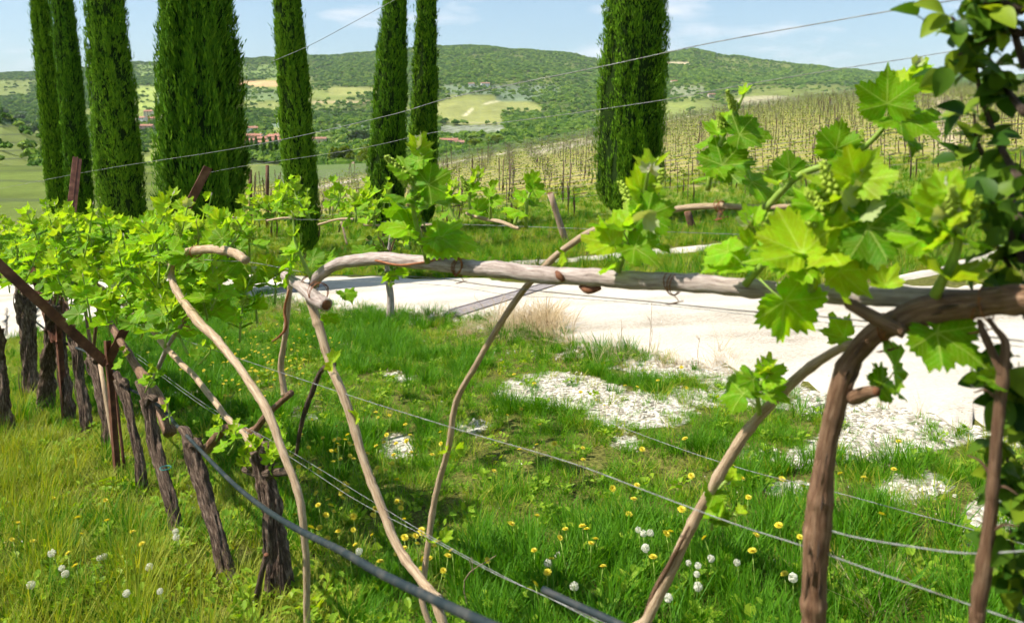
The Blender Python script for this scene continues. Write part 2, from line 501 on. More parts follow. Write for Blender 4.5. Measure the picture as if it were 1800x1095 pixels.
def scatter(name, pts, rot, scl, idx, sources, label=None, parent=None):
    """one stuff object: instances of small source meshes on points"""
    me = bpy.data.meshes.new(name)
    n = len(pts)
    me.vertices.add(n); me.vertices.foreach_set("co", np.asarray(pts, dtype=np.float32).ravel())
    a = me.attributes.new("rot", 'FLOAT_VECTOR', 'POINT'); a.data.foreach_set("vector", np.asarray(rot, dtype=np.float32).ravel())
    a = me.attributes.new("scl", 'FLOAT', 'POINT'); a.data.foreach_set("value", np.asarray(scl, dtype=np.float32))
    a = me.attributes.new("idx", 'INT', 'POINT'); a.data.foreach_set("value", np.asarray(idx, dtype=np.int32))
    o = link(name, me, parent)
    src = bpy.data.collections.new(name + "_kinds")
    for i, sm in enumerate(sources):
        so = bpy.data.objects.new("%s_kind_%03d" % (name, i), sm); src.objects.link(so)
    ng = bpy.data.node_groups.new(name + "_scatter", 'GeometryNodeTree')
    ng.interface.new_socket("Geometry", in_out='INPUT', socket_type='NodeSocketGeometry')
    ng.interface.new_socket("Geometry", in_out='OUTPUT', socket_type='NodeSocketGeometry')
    gi = ng.nodes.new("NodeGroupInput"); go = ng.nodes.new("NodeGroupOutput")
    ci = ng.nodes.new("GeometryNodeCollectionInfo"); ci.inputs["Collection"].default_value = src
    ci.inputs["Separate Children"].default_value = True; ci.inputs["Reset Children"].default_value = True
    ip = ng.nodes.new("GeometryNodeInstanceOnPoints"); ip.inputs["Pick Instance"].default_value = True
    def na(nm, dt):
        q = ng.nodes.new("GeometryNodeInputNamedAttribute"); q.data_type = dt; q.inputs["Name"].default_value = nm
        return q.outputs[0]
    er = ng.nodes.new("FunctionNodeEulerToRotation")
    k = ng.links.new
    k(gi.outputs[0], ip.inputs["Points"]); k(ci.outputs[0], ip.inputs["Instance"])
    k(na("idx", 'INT'), ip.inputs["Instance Index"])
    k(na("rot", 'FLOAT_VECTOR'), er.inputs[0]); k(er.outputs[0], ip.inputs["Rotation"])
    k(na("scl", 'FLOAT'), ip.inputs["Scale"])
    k(ip.outputs[0], go.inputs[0])
    md = o.modifiers.new("scatter", 'NODES'); md.node_group = ng
    tag(o, label, None, None, "stuff")
    return o

# ------------------------------------------------------------------ ground: one fan of rows, split where the land changes
def interp_cols(a, fine):
    return np.unique(np.concatenate([np.linspace(*s) for s in fine]))

FAN_PX = interp_cols(None, [(-3000, -700, 40), (-700, -120, 50), (-120, 1920, 420), (1920, 2600, 50), (2600, 5000, 40)])

def near_gravel(px, py):
    """how stony the meadow is (0..1) - patches of white limestone chippings"""
    px = np.asarray(px, float); py = np.asarray(py, float)
    E = [(985, 688, 120, 34, 1.0), (1130, 722, 110, 36, .95), (1240, 690, 90, 36, .75), (700, 785, 36, 28, .75), (1100, 778, 42, 18, .7),
         (1400, 862, 70, 18, .95), (1570, 760, 140, 60, .95), (1610, 862, 80, 36, .9), (1735, 925, 60, 70, 1.0), (1600, 1020, 46, 24, .6),
         (705, 660, 40, 12, .7), (545, 722, 60, 22, .55), (1360, 690, 120, 36, .85), (1510, 690, 200, 50, .95), (1660, 735, 150, 60, 1.0),
         (825, 748, 44, 16, .7), (1200, 650, 140, 22, .85), (960, 622, 120, 12, .5), (1330, 800, 60, 22, .55), (1440, 800, 90, 30, .6)]
    v = np.zeros(np.broadcast(px, py).shape)
    for cx, cy, rx, ry, s in E:
        d = ((px - cx) / rx) ** 2 + ((py - cy) / ry) ** 2
        v = np.maximum(v, .88 * s * np.clip(1.35 - d, 0, 1))
    return v

ROAD_NEAR = [(-700, 760), (-300, 670), (-100, 628), (0, 604), (80, 585), (200, 553), (300, 530), (400, 519), (480, 526), (560, 540), (680, 552), (790, 556), (900, 574), (1000, 598), (1120, 622), (1250, 650), (1400, 686), (1550, 716), (1750, 770), (1950, 830), (2300, 930)]
ROAD_FAR = [(-700, 520), (-300, 512), (-100, 500), (0, 497), (80, 496), (200, 492), (300, 488), (400, 485), (480, 485), (560, 486), (680, 488), (790, 490), (900, 494), (1000, 498), (1120, 501), (1250, 503), (1400, 500), (1550, 499), (1750, 499), (1950, 497), (2300, 492)]
_rnx = [q[0] for q in ROAD_NEAR]; _rny = [q[1] for q in ROAD_NEAR]
_rfx = [q[0] for q in ROAD_FAR]; _rfy = [q[1] for q in ROAD_FAR]

def road_sides(px):
    return np.interp(px, _rnx, _rny), np.interp(px, _rfx, _rfy)

def ground_colour_attr(V):
    px, py = project(V)
    yn, yf = road_sides(px)
    g = near_gravel(px, py) * (py > yn) * (V[:, 1] < 20) * (V[:, 1] > 0.5)
    g = np.maximum(g, np.clip(1 - np.abs(py - yn) / 22.0, 0, 1) * 0.9 * (px > 500) * (V[:, 1] < 14) * (V[:, 1] > 1))
    return g

def fan_part(name, y0, y1, ny, mat, extra=None):
    ys = np.geomspace(y0, y1, ny)
    X = (FAN_PX[None, :] - CX) / FPX * ys[:, None] * cT
    Yg = np.repeat(ys[:, None], len(FAN_PX), 1)
    V = np.stack([X, Yg, H(X, Yg)], -1).reshape(-1, 3)
    nc = len(FAN_PX)
    i, j = np.meshgrid(np.arange(ny - 1), np.arange(nc - 1), indexing='ij')
    a = (i * nc + j).ravel()
    F = np.stack([a, a + 1, a + nc + 1, a + nc], 1)
    at = extra(V) if extra else None
    me = fast_mesh(name, V, F, 4, mat, True, at)
    return tag(link(name, me), None, None, None, "structure"), V

# meadow soil with stony patches
def meadow_mat():
    m, t, out = new_mat("meadow_soil")
    tc = t.nodes.new("ShaderNodeTexCoord"); vec = tc.outputs["Object"]
    at = t.nodes.new("ShaderNodeAttribute"); at.attribute_name = "gravel"
    n1 = noise_n(t, 1.7, 6, 0.6, vec); n2 = noise_n(t, 26, 5, 0.65, vec)
    soil = ramp(t, [(0.05, 0.045, 0.015), (0.10, 0.105, 0.02), (0.19, 0.165, 0.05)], [0.3, 0.5, 0.72])
    t.links.new(n2.outputs["Fac"], soil.inputs["Fac"])
    vor = t.nodes.new("ShaderNodeTexVoronoi"); vor.inputs["Scale"].default_value = 42
    t.links.new(vec, vor.inputs["Vector"])
    st = ramp(t, [(0.20, 0.17, 0.12), (0.40, 0.36, 0.29), (0.62, 0.58, 0.50)], [0.0, 0.45, 1.0])
    sep = t.nodes.new("ShaderNodeSeparateColor"); t.links.new(vor.outputs["Color"], sep.inputs[0])
    t.links.new(sep.outputs[0], st.inputs["Fac"])
    mask = math_n(t, 'ADD', at.outputs["Fac"], math_n(t, 'MULTIPLY', math_n(t, 'SUBTRACT', n1.outputs["Fac"], 0.5), 2.0))
    mask = math_n(t, 'ADD', mask, math_n(t, 'MULTIPLY', math_n(t, 'SUBTRACT', n2.outputs["Fac"], 0.5), 0.7))
    mr = ramp(t, [(0, 0, 0), (1, 1, 1)], [0.42, 0.58]); t.links.new(mask, mr.inputs["Fac"])
    mx = t.nodes.new("ShaderNodeMixRGB"); t.links.new(mr.outputs["Color"], mx.inputs["Fac"])
    t.links.new(soil.outputs["Color"], mx.inputs["Color1"]); t.links.new(st.outputs["Color"], mx.inputs["Color2"])
    b = t.nodes.new("ShaderNodeBsdfPrincipled"); b.inputs["Roughness"].default_value = 0.95; b.inputs["Specular IOR Level"].default_value = 0.1
    t.links.new(mx.outputs["Color"], b.inputs["Base Color"])
    hh = math_n(t, 'ADD', math_n(t, 'MULTIPLY', vor.outputs["Distance"], -1.0), n2.outputs["Fac"])
    t.links.new(bump_n(t, hh, 0.8, 0.02), b.inputs["Normal"])
    t.links.new(b.outputs["BSDF"], out.inputs["Surface"])
    return m

def road_mat(name, c0, c1, c2, tint=1.0):
    m, t, out = new_mat(name)
    tc = t.nodes.new("ShaderNodeTexCoord"); vec = tc.outputs["Object"]
    n1 = noise_n(t, 0.8, 5, 0.6, vec); n2 = noise_n(t, 38, 6, 0.75, vec)
    mixf = math_n(t, 'ADD', math_n(t, 'MULTIPLY', n1.outputs["Fac"], 0.45), math_n(t, 'MULTIPLY', n2.outputs["Fac"], 0.55))
    mpr = t.nodes.new("ShaderNodeMapping"); mpr.inputs["Rotation"].default_value = (0, 0, -0.35); mpr.inputs["Scale"].default_value = (0.12, 1.6, 1.0)
    t.links.new(vec, mpr.inputs["Vector"])
    n3 = noise_n(t, 1.0, 3, 0.5, mpr.outputs["Vector"])
    mixf = math_n(t, 'ADD', math_n(t, 'MULTIPLY', mixf, 0.72), math_n(t, 'MULTIPLY', n3.outputs["Fac"], 0.28))
    r = ramp(t, [c0, c1, c2], [0.38, 0.47, 0.60]); t.links.new(mixf, r.inputs["Fac"])
    b = t.nodes.new("ShaderNodeBsdfPrincipled"); b.inputs["Roughness"].default_value = 0.95; b.inputs["Specular IOR Level"].default_value = 0.1
    t.links.new(r.outputs["Color"], b.inputs["Base Color"])
    t.links.new(bump_n(t, n2.outputs["Fac"], 0.7, 0.02), b.inputs["Normal"])
    t.links.new(b.outputs["BSDF"], out.inputs["Surface"])
    return m

def attr_colour_mat(name, scale=3.0, amp=0.35, stripes=False, fine=22):
    m, t, out = new_mat(name)
    tc = t.nodes.new("ShaderNodeTexCoord"); vec = tc.outputs["Object"]
    at = t.nodes.new("ShaderNodeAttribute"); at.attribute_name = "col"
    n1 = noise_n(t, scale, 8, 0.7, vec)
    n2 = noise_n(t, scale * fine, 3, 0.6, vec)
    f = math_n(t, 'ADD', math_n(t, 'MULTIPLY', n1.outputs["Fac"], 1.2), math_n(t, 'MULTIPLY', n2.outputs["Fac"], 0.8))
    f = math_n(t, 'MULTIPLY_ADD', f, 2 * amp, 1.0 - 2 * amp)
    mx = t.nodes.new("ShaderNodeMixRGB"); mx.blend_type = 'MULTIPLY'; mx.inputs["Fac"].default_value = 1.0
    t.links.new(at.outputs["Color"], mx.inputs["Color1"])
    cb = t.nodes.new("ShaderNodeCombineXYZ")
    for i in range(3): t.links.new(f, cb.inputs[i])
    t.links.new(cb.outputs[0], mx.inputs["Color2"])
    b = t.nodes.new("ShaderNodeBsdfPrincipled"); b.inputs["Roughness"].default_value = 1.0; b.inputs["Specular IOR Level"].default_value = 0.05
    t.links.new(mx.outputs["Color"], b.inputs["Base Color"])
    t.links.new(b.outputs["BSDF"], out.inputs["Surface"])
    return m

M['meadow'] = meadow_mat()
M['road'] = road_mat("white_gravel", (0.26, 0.22, 0.165), (0.47, 0.415, 0.34), (0.60, 0.54, 0.46))
M['field'] = attr_colour_mat("hillside_grass", 1.6, 0.42)
M['hill'] = attr_colour_mat("valley_land", 0.02, 0.45, fine=9)

tag(fan_part("ground", 1.2, 20.0, 150, M['meadow'], lambda V: {"gravel": ('FLOAT', ground_colour_attr(V))})[0])
# ground beside and behind the camera
xs = (FAN_PX - CX) / FPX * 1.2 * cT
bx = np.concatenate([[-60, -20], xs, [20, 60]])
by = np.array([-40, -15, -6, -2, 0.2, 1.2])
BX, BY = np.meshgrid(bx, by)
BZ = H(BX, np.maximum(BY, 1.2)) * 0 + H(BX, BY)
BZ[-1] = H(BX[-1], BY[-1])
Vb = np.stack([BX, BY, BZ], -1).reshape(-1, 3)
nc = len(bx); ii, jj = np.meshgrid(np.arange(len(by) - 1), np.arange(nc - 1), indexing='ij'); aa = (ii * nc + jj).ravel()
tag(link("ground_behind_camera", fast_mesh("ground_behind_camera", Vb, np.stack([aa, aa + 1, aa + nc + 1, aa + nc], 1), 4, M['meadow'], True, {"gravel": ('FLOAT', np.zeros(len(Vb)))})), kind="structure")

def field_cols(V):
    x, y = V[:, 0], V[:, 1]
    px = colpx(x, y)
    c = np.array([0.215, 0.195, 0.038])[None] * np.ones((len(V), 1))
    n = fbm(x * 0.09, y * 0.09, 5, 4)
    c = c * (1 - n[:, None]) * 1.15 + np.array([0.19, 0.20, 0.045]) * n[:, None] * 1.15
    # worked soil strip under each row of vines
    ph = ((x * -math.sin(math.radians(9)) + y * math.cos(math.radians(9))) / math.cos(math.radians(9)) - 21.5) / 1.9
    fr = np.abs(ph - np.round(ph)) * 1.9
    ss_ = np.clip((.42 - fr) / .2, 0, 1) * np.clip((75 - y) / 30, 0, 1) * (px > 470) * (.35 + .65 * fbm(x * .12, y * .4, 25, 3))
    c = c * (1 - ss_[:, None]) + np.array([0.33, 0.26, 0.145]) * ss_[:, None]
    # greener bank next to the road
    g = np.clip(1 - (y - 20) / 7.0, 0, 1) * 0.8
    c = c * (1 - g[:, None]) + np.array([0.12, 0.19, 0.03]) * g[:, None]
    # dry soil track along the crest
    de = np.interp(px, EDGE_PX, EDGE_D)
    tr = np.exp(-((y - (de - 3.0)) / 1.9) ** 2) * (px > 480) * (px < 1250)
    tr2 = np.exp(-((y - (de - 16)) / 7.0) ** 2) * (px > 930) * (px < 1100) * 0.8
    tr = np.clip(tr + tr2, 0, 1)
    c = c * (1 - tr[:, None]) + np.array([0.50, 0.43, 0.33]) * tr[:, None]
    # grassy terraces to the left of the cypresses
    lf = np.clip((430 - px) / 40, 0, 1) * np.clip((y - 24) / 8, 0, 1)
    tcol = np.array([0.115, 0.15, 0.032])[None] * (0.5 + 0.7 * fbm(x * .25, y * .1, 15, 4))[:, None]
    tcol = np.where((np.sin(y * .55 + fbm(x * .05, y * .05, 16, 2) * 6) > .86)[:, None], np.array([0.08, 0.10, 0.035])[None], tcol)
    c = c * (1 - lf[:, None]) + tcol * lf[:, None]
    # bare bands up the slope on the right
    sb = np.exp(-(((px - 1668) + (y - 40) * 0.3) / 22.0) ** 2) * (y > 28) * (y < 90)
    c = c * (1 - sb[:, None] * .8) + np.array([0.42, 0.33, 0.22]) * sb[:, None] * .8
    # beyond the crest: scrub
    bz = np.clip((y - de - 1) / 4, 0, 1)
    bz = bz * np.clip((px - 400) / 60, 0, 1)
    c = c * (1 - bz[:, None]) + np.array([0.10, 0.14, 0.045]) * bz[:, None]
    return {"col": ('FLOAT_COLOR', np.hstack([c, np.ones((len(c), 1))]))}

fan_part("vineyard_hillside", 20.0, 150.0, 270, M['field'], field_cols)

# ---- valley and hills: land cover by place
def land_cover(px, yi, x, y):
    """returns colour and how wooded each point is; px, yi: bearing and height seen from the terrace"""
    n = fbm(px * 0.012, yi * 0.035, 71, 4)
    n2 = fbm(x * 0.01, y * 0.006, 41, 4)
    wood = np.clip((n - 0.40) * 6, 0, 1)
    grass = np.array([0.17, 0.20, 0.05]); forest = np.array([0.040, 0.070, 0.018]); olive = np.array([0.13, 0.17, 0.075])
    c = grass[None] * (0.75 + 0.6 * n2[:, None])
    # upper slopes wooded
    up = np.clip((165 - yi) / 25, 0, 1) * (px > 560)
    wood = np.maximum(wood, up * np.clip((n2 - 0.33) * 9, 0.25, 1))
    def box(x0, x1, y0, y1, soft=4):
        return np.clip((px - x0) / soft, 0, 1) * np.clip((x1 - px) / soft, 0, 1) * np.clip((yi - y0) / 3, 0, 1) * np.clip((y1 - yi) / 3, 0, 1)
    def ell(cx, cy, rx, ry):
        return np.clip((1 - ((px - cx) / rx) ** 2 - ((yi - cy) / ry) ** 2) * 5, 0, 1)
    def put(mask, col, wd):
        nonlocal c, wood
        c = c * (1 - mask[:, None]) + np.array(col)[None] * mask[:, None]
        wood = wood * (1 - mask) + wd * mask
    # left: pale grassy hill under the ridge
    put(box(-700, 80, 140, 345, 30), (0.16, 0.19, 0.05), 0.05)
    tl = np.clip(np.sin(yi * .42 + px * .02 + n2 * 5) * 6 - 4.6, 0, 1) * box(-700, 80, 205, 345, 30) * np.clip((n - .3) * 5, 0, 1)
    put(tl, (0.10, 0.12, 0.05), 0.0)
    put(box(-700, 90, 118, 140, 8), (0.03, 0.06, 0.03), 1.0)
    put(ell(30, 195, 75, 26), (0.06, 0.10, 0.05), 0.85)
    put(box(235, 280, 150, 195), (0.25, 0.30, 0.07), 0.05)
    put(box(235, 500, 112, 140), (0.16, 0.22, 0.06), 0.25)
    put(box(400, 500, 141, 154), (0.42, 0.27, 0.13), 0.0)
    put(box(410, 500, 156, 178), (0.15, 0.20, 0.08), 0.3)
    put(box(410, 490, 180, 192), (0.24, 0.26, 0.08), 0.15)
    put(box(410, 660, 193, 218), (0.05, 0.09, 0.025), 0.85)
    put(box(545, 660, 218, 232), (0.14, 0.19, 0.12), 0.15)
    put(box(420, 500, 214, 226), (0.14, 0.19, 0.12), 0.1)
    put(box(575, 680, 152, 170), (0.22, 0.23, 0.07), 0.0)
    put(box(545, 680, 176, 184), (0.32, 0.26, 0.13), 0.1)
    put(box(540, 660, 232, 262), (0.20, 0.26, 0.06), 0.2)
    put(box(540, 660, 262, 300), (0.10, 0.17, 0.035), 0.6)
    put(box(430, 500, 292, 318, 12), (0.36, 0.38, 0.05), 0.0)
    put(box(420, 490, 262, 290), (0.08, 0.12, 0.05), 0.7)
    # the round terraced knoll
    put(ell(850, 196, 112, 26), (0.225, 0.235, 0.075), 0.0)
    put(box(780, 870, 166, 178), (0.19, 0.21, 0.06), 0.05)
    put(box(775, 880, 214, 218), (0.40, 0.36, 0.20), 0.0)
    rows_ = np.clip(np.sin(yi * 2.3) * 3, 0, 1) * box(770, 905, 219, 243)
    put(box(770, 905, 219, 243), (0.13, 0.16, 0.08), 0.0)
    put(rows_, (0.24, 0.25, 0.19), 0.0)
    put(box(880, 1050, 195, 260, 14), (0.06, 0.10, 0.03), 0.8)
    put(box(790, 1000, 240, 262, 8), (0.13, 0.19, 0.045), 0.4)
    # olive groves above the knoll
    put(box(775, 990, 148, 168), (0.16, 0.20, 0.12), 0.3)
    put(box(870, 960, 160, 180), (0.16, 0.21, 0.12), 0.25)
    # bright tracks on the knoll
    tk = np.exp(-((yi - (203 - 0.0 * px) + (px - 818) * 0.9) / 3.0) ** 2) * box(808, 832, 188, 206)
    put(np.clip(tk, 0, 1), (0.62, 0.55, 0.36), 0)
    tk = np.exp(-((yi - (184 - (px - 848) * 0.22)) / 1.6) ** 2) * box(848, 880, 176, 188)
    put(np.clip(tk, 0, 1), (0.55, 0.50, 0.30), 0)
    # right: wooded dome, fields and the terraced vineyard shelf
    put(box(1165, 1215, 108, 118), (0.45, 0.36, 0.24), 0.0)
    put(box(1175, 1240, 150, 172), (0.20, 0.22, 0.12), 0.2)
    put(ell(1352, 180, 70, 12), (0.33, 0.30, 0.17), 0.0)
    put(box(1400, 1900, 128, 150, 20), (0.045, 0.075, 0.03), 0.8)
    return c, np.clip(wood, 0, 1)

def hill_cols(V):
    px, yi = project(V)
    c, wd = land_cover(px, yi, V[:, 0], V[:, 1])
    f = np.array([0.045, 0.075, 0.02])
    c = c * (1 - 0.7 * wd[:, None]) + f * 0.7 * wd[:, None]
    return {"col": ('FLOAT_COLOR', np.hstack([c, np.ones((len(c), 1))]))}

_, HV = fan_part("valley_hills", 150.0, 3600.0, 300, M['hill'], hill_cols)

# ---- woods and olive groves in the valley: low clumpy crowns
def crown_blob(seed, mat, n=26, flat=1.0):
    r = np.random.default_rng(seed)
    V = []; F = []
    for k in range(n):
        d = r.normal(size=3); d /= np.linalg.norm(d); d[2] = abs(d[2]) * 0.9 - 0.15
        c = d * r.uniform(0.25, 0.42) * np.array([1, 1, flat]) + np.array([0, 0, 0.42 * flat])
        s = r.uniform(0.13, 0.24)
        a = r.uniform(0, 6.28)
        b = np.array([[math.cos(a + q * 2.094), math.sin(a + q * 2.094), r.uniform(-.35, .1)] for q in range(3)] + [[0, 0, 0.8], [0, 0, -0.55]]) * s + c
        m = len(V); V += b.tolist()
        for q in range(3):
            F.append((m + q, m + (q + 1) % 3, m + 3)); F.append((m + (q + 1) % 3, m + q, m + 4))
    return mesh("crown", V, F, mat, False)

M['forest'] = simple_mat("woodland", [(0.035, 0.065, 0.015), (0.055, 0.095, 0.02), (0.09, 0.13, 0.03)], 0.05, 0.95, 0.0, detail=2)
def rand_col_mat(name, cols, rough=0.9):
    m, t, out = new_mat(name)
    oi = t.nodes.new("ShaderNodeObjectInfo"); r = ramp(t, cols); t.links.new(oi.outputs["Random"], r.inputs["Fac"])
    b = t.nodes.new("ShaderNodeBsdfPrincipled"); b.inputs["Roughness"].default_value = rough; b.inputs["Specular IOR Level"].default_value = 0.1
    t.links.new(r.outputs["Color"], b.inputs["Base Color"]); t.links.new(b.outputs["BSDF"], out.inputs["Surface"])
    return m
M['forest'] = rand_col_mat("woodland", [(0.035, 0.085, 0.010), (0.06, 0.125, 0.014), (0.10, 0.18, 0.020), (0.16, 0.23, 0.03)])
M['olive'] = rand_col_mat("olive_crowns", [(0.10, 0.14, 0.07), (0.15, 0.19, 0.11), (0.12, 0.17, 0.06)])
blobs = [crown_blob(100 + i, M['forest']) for i in range(6)]
# sample candidates over the hills
NCAND = 150000
cpx = rng.uniform(-300, 2050, NCAND); cy_ = np.sqrt(rng.uniform(170.0 ** 2, 3000.0 ** 2, NCAND))
nearc = rng.random(NCAND) < 0.3
cy_[nearc] = rng.uniform(170, 1100, nearc.sum())
cx_ = (cpx - CX) / FPX * cy_ * cT
cz_ = H(cx_, cy_)
ppx, pyi = project(np.stack([cx_, cy_, cz_], 1))
_, wd = land_cover(ppx, pyi, cx_, cy_)
keep = rng.random(NCAND) < wd * 0.9
cx_, cy_, cz_ = cx_[keep], cy_[keep], cz_[keep]
n = len(cx_)
sc_ = rng.uniform(5, 9.5, n) * np.interp(cy_, [150, 600, 2000], [0.55, 0.8, 1.25])
rot_ = np.stack([rng.uniform(-.15, .15, n), rng.uniform(-.15, .15, n), rng.uniform(0, 6.28, n)], 1)
scatter("valley_woodland", np.stack([cx_, cy_, cz_ - 0.3], 1), rot_, sc_, rng.integers(0, 6, n), blobs, "dark green woods covering the valley slopes and far hills")

# tree line along the far ridge and the dark grove on the left spur
# ------------------------------------------------------------------ gravel road, grey bands, path
def sheet(name, near, far, n_along, n_across, mat, lift, px0, px1, edge_noise=0.0, seed=0):
    pxs = np.linspace(px0, px1, n_along)
    nx = [q[0] for q in near]; ny = [q[1] for q in near]; fx = [q[0] for q in far]; fy = [q[1] for q in far]
    A = np.array([G(p, np.interp(p, nx, ny)) for p in pxs]); B = np.array([G(p, np.interp(p, fx, fy)) for p in pxs])
    if edge_noise:
        A[:, :2] += (fbm(np.arange(n_along) * 0.35, np.zeros(n_along), seed, 4)[:, None] - .5) * edge_noise * np.array([0.3, 1.0])
        B[:, :2] += (fbm(np.arange(n_along) * 0.35, np.ones(n_along) * 5, seed, 4)[:, None] - .5) * edge_noise * np.array([0.3, 1.0])
    V = []
    for k in range(n_across):
        t = k / (n_across - 1)
        q = A * (1 - t) + B * t
        q[:, 2] = H(q[:, 0], q[:, 1]) + (lift if 0 < k < n_across - 1 else -0.05)
        V.append(q)
    V = np.vstack(V)
    F = []
    for k in range(n_across - 1):
        for i in range(n_along - 1):
            a = k * n_along + i
            F.append((a, a + 1, a + n_along + 1, a + n_along))
    return mesh(name, V, F, mat)

tag(link("gravel_road", sheet("gravel_road", ROAD_NEAR, ROAD_FAR, 300, 24, M['road'], 0.022, -690, 2290, 0.55, 3)), kind="structure")
path_near = [(780, 476), (880, 470), (1000, 463), (1100, 455), (1180, 449), (1290, 440), (1400, 433)]
path_far = [(780, 474), (880, 461), (1000, 455), (1100, 443), (1180, 436), (1290, 424), (1400, 420)]
tag(link("gravel_path", sheet("gravel_path", path_near, path_far, 90, 5, M['road'], 0.03, 790, 1395, 0.5, 8)), kind="structure")
p2n = [(1560, 500), (1640, 487), (1720, 468), (1800, 447), (1900, 424), (2050, 398)]
p2f = [(1560, 494), (1640, 476), (1720, 450), (1800, 428), (1900, 408), (2050, 386)]
tag(link("gravel_side_path", sheet("gravel_side_path", p2n, p2f, 60, 5, M['road'], 0.045, 1565, 2045, 0.3, 12)), kind="structure")

# ------------------------------------------------------------------ grey bands across the road
M['band'] = simple_mat("grey_road_band", [(0.14, 0.12, 0.12), (0.22, 0.19, 0.185), (0.30, 0.27, 0.26)], 18, 0.9, 0.5, 0.006)
def band(label, a0, a1, b0, b1):
    """thin raised grey band across the road, edges a little higher; a: near end (two pixels), b: far end"""
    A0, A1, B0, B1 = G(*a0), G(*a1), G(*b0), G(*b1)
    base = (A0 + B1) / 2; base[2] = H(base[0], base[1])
    t = thing("road_band", label, "band", base, "grey bands across the gravel road")
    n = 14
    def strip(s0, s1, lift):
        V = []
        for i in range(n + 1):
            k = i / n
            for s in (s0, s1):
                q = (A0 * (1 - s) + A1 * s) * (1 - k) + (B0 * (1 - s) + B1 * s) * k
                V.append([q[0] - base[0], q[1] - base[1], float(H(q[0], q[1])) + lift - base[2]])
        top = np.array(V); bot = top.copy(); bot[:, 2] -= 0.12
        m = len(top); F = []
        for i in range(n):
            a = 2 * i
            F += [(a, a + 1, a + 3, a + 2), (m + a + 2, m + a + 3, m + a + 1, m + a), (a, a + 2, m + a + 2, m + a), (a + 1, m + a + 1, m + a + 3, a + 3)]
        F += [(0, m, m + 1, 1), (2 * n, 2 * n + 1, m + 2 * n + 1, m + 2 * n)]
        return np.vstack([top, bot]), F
    link("band_middle", mesh("band_middle", *strip(0.12, 0.88, 0.030), M['band'], False), t)
    link("band_edge", mesh("band_edge", *strip(0.0, 0.12, 0.038), M['band'], False), t)
    link("band_edge", mesh("band_edge", *strip(0.88, 1.0, 0.038), M['band'], False), t)
band("grey band across the road beside the brown dry grass", (788, 549), (806, 560), (960, 500), (990, 501))
band("grey band across the road beside the widest cypress", (452, 515), (470, 526), (556, 501), (574, 505))

# ------------------------------------------------------------------ cypresses
M['cypress'] = leafy_mat("cypress_foliage", [(0.022, 0.075, 0.005), (0.075, 0.185, 0.009), (0.165, 0.31, 0.013)], (0.09, 0.18, 0.012), trans=0.15, veins=False, rough=0.7, attr="v", spec=0.06, tcol=(1.3, 1.3, 0.4))
M['cypress_core'] = simple_mat("cypress_inner", [(0.012, 0.025, 0.006), (0.025, 0.045, 0.01)], 6, 1.0, 0.0, spec=0.0)

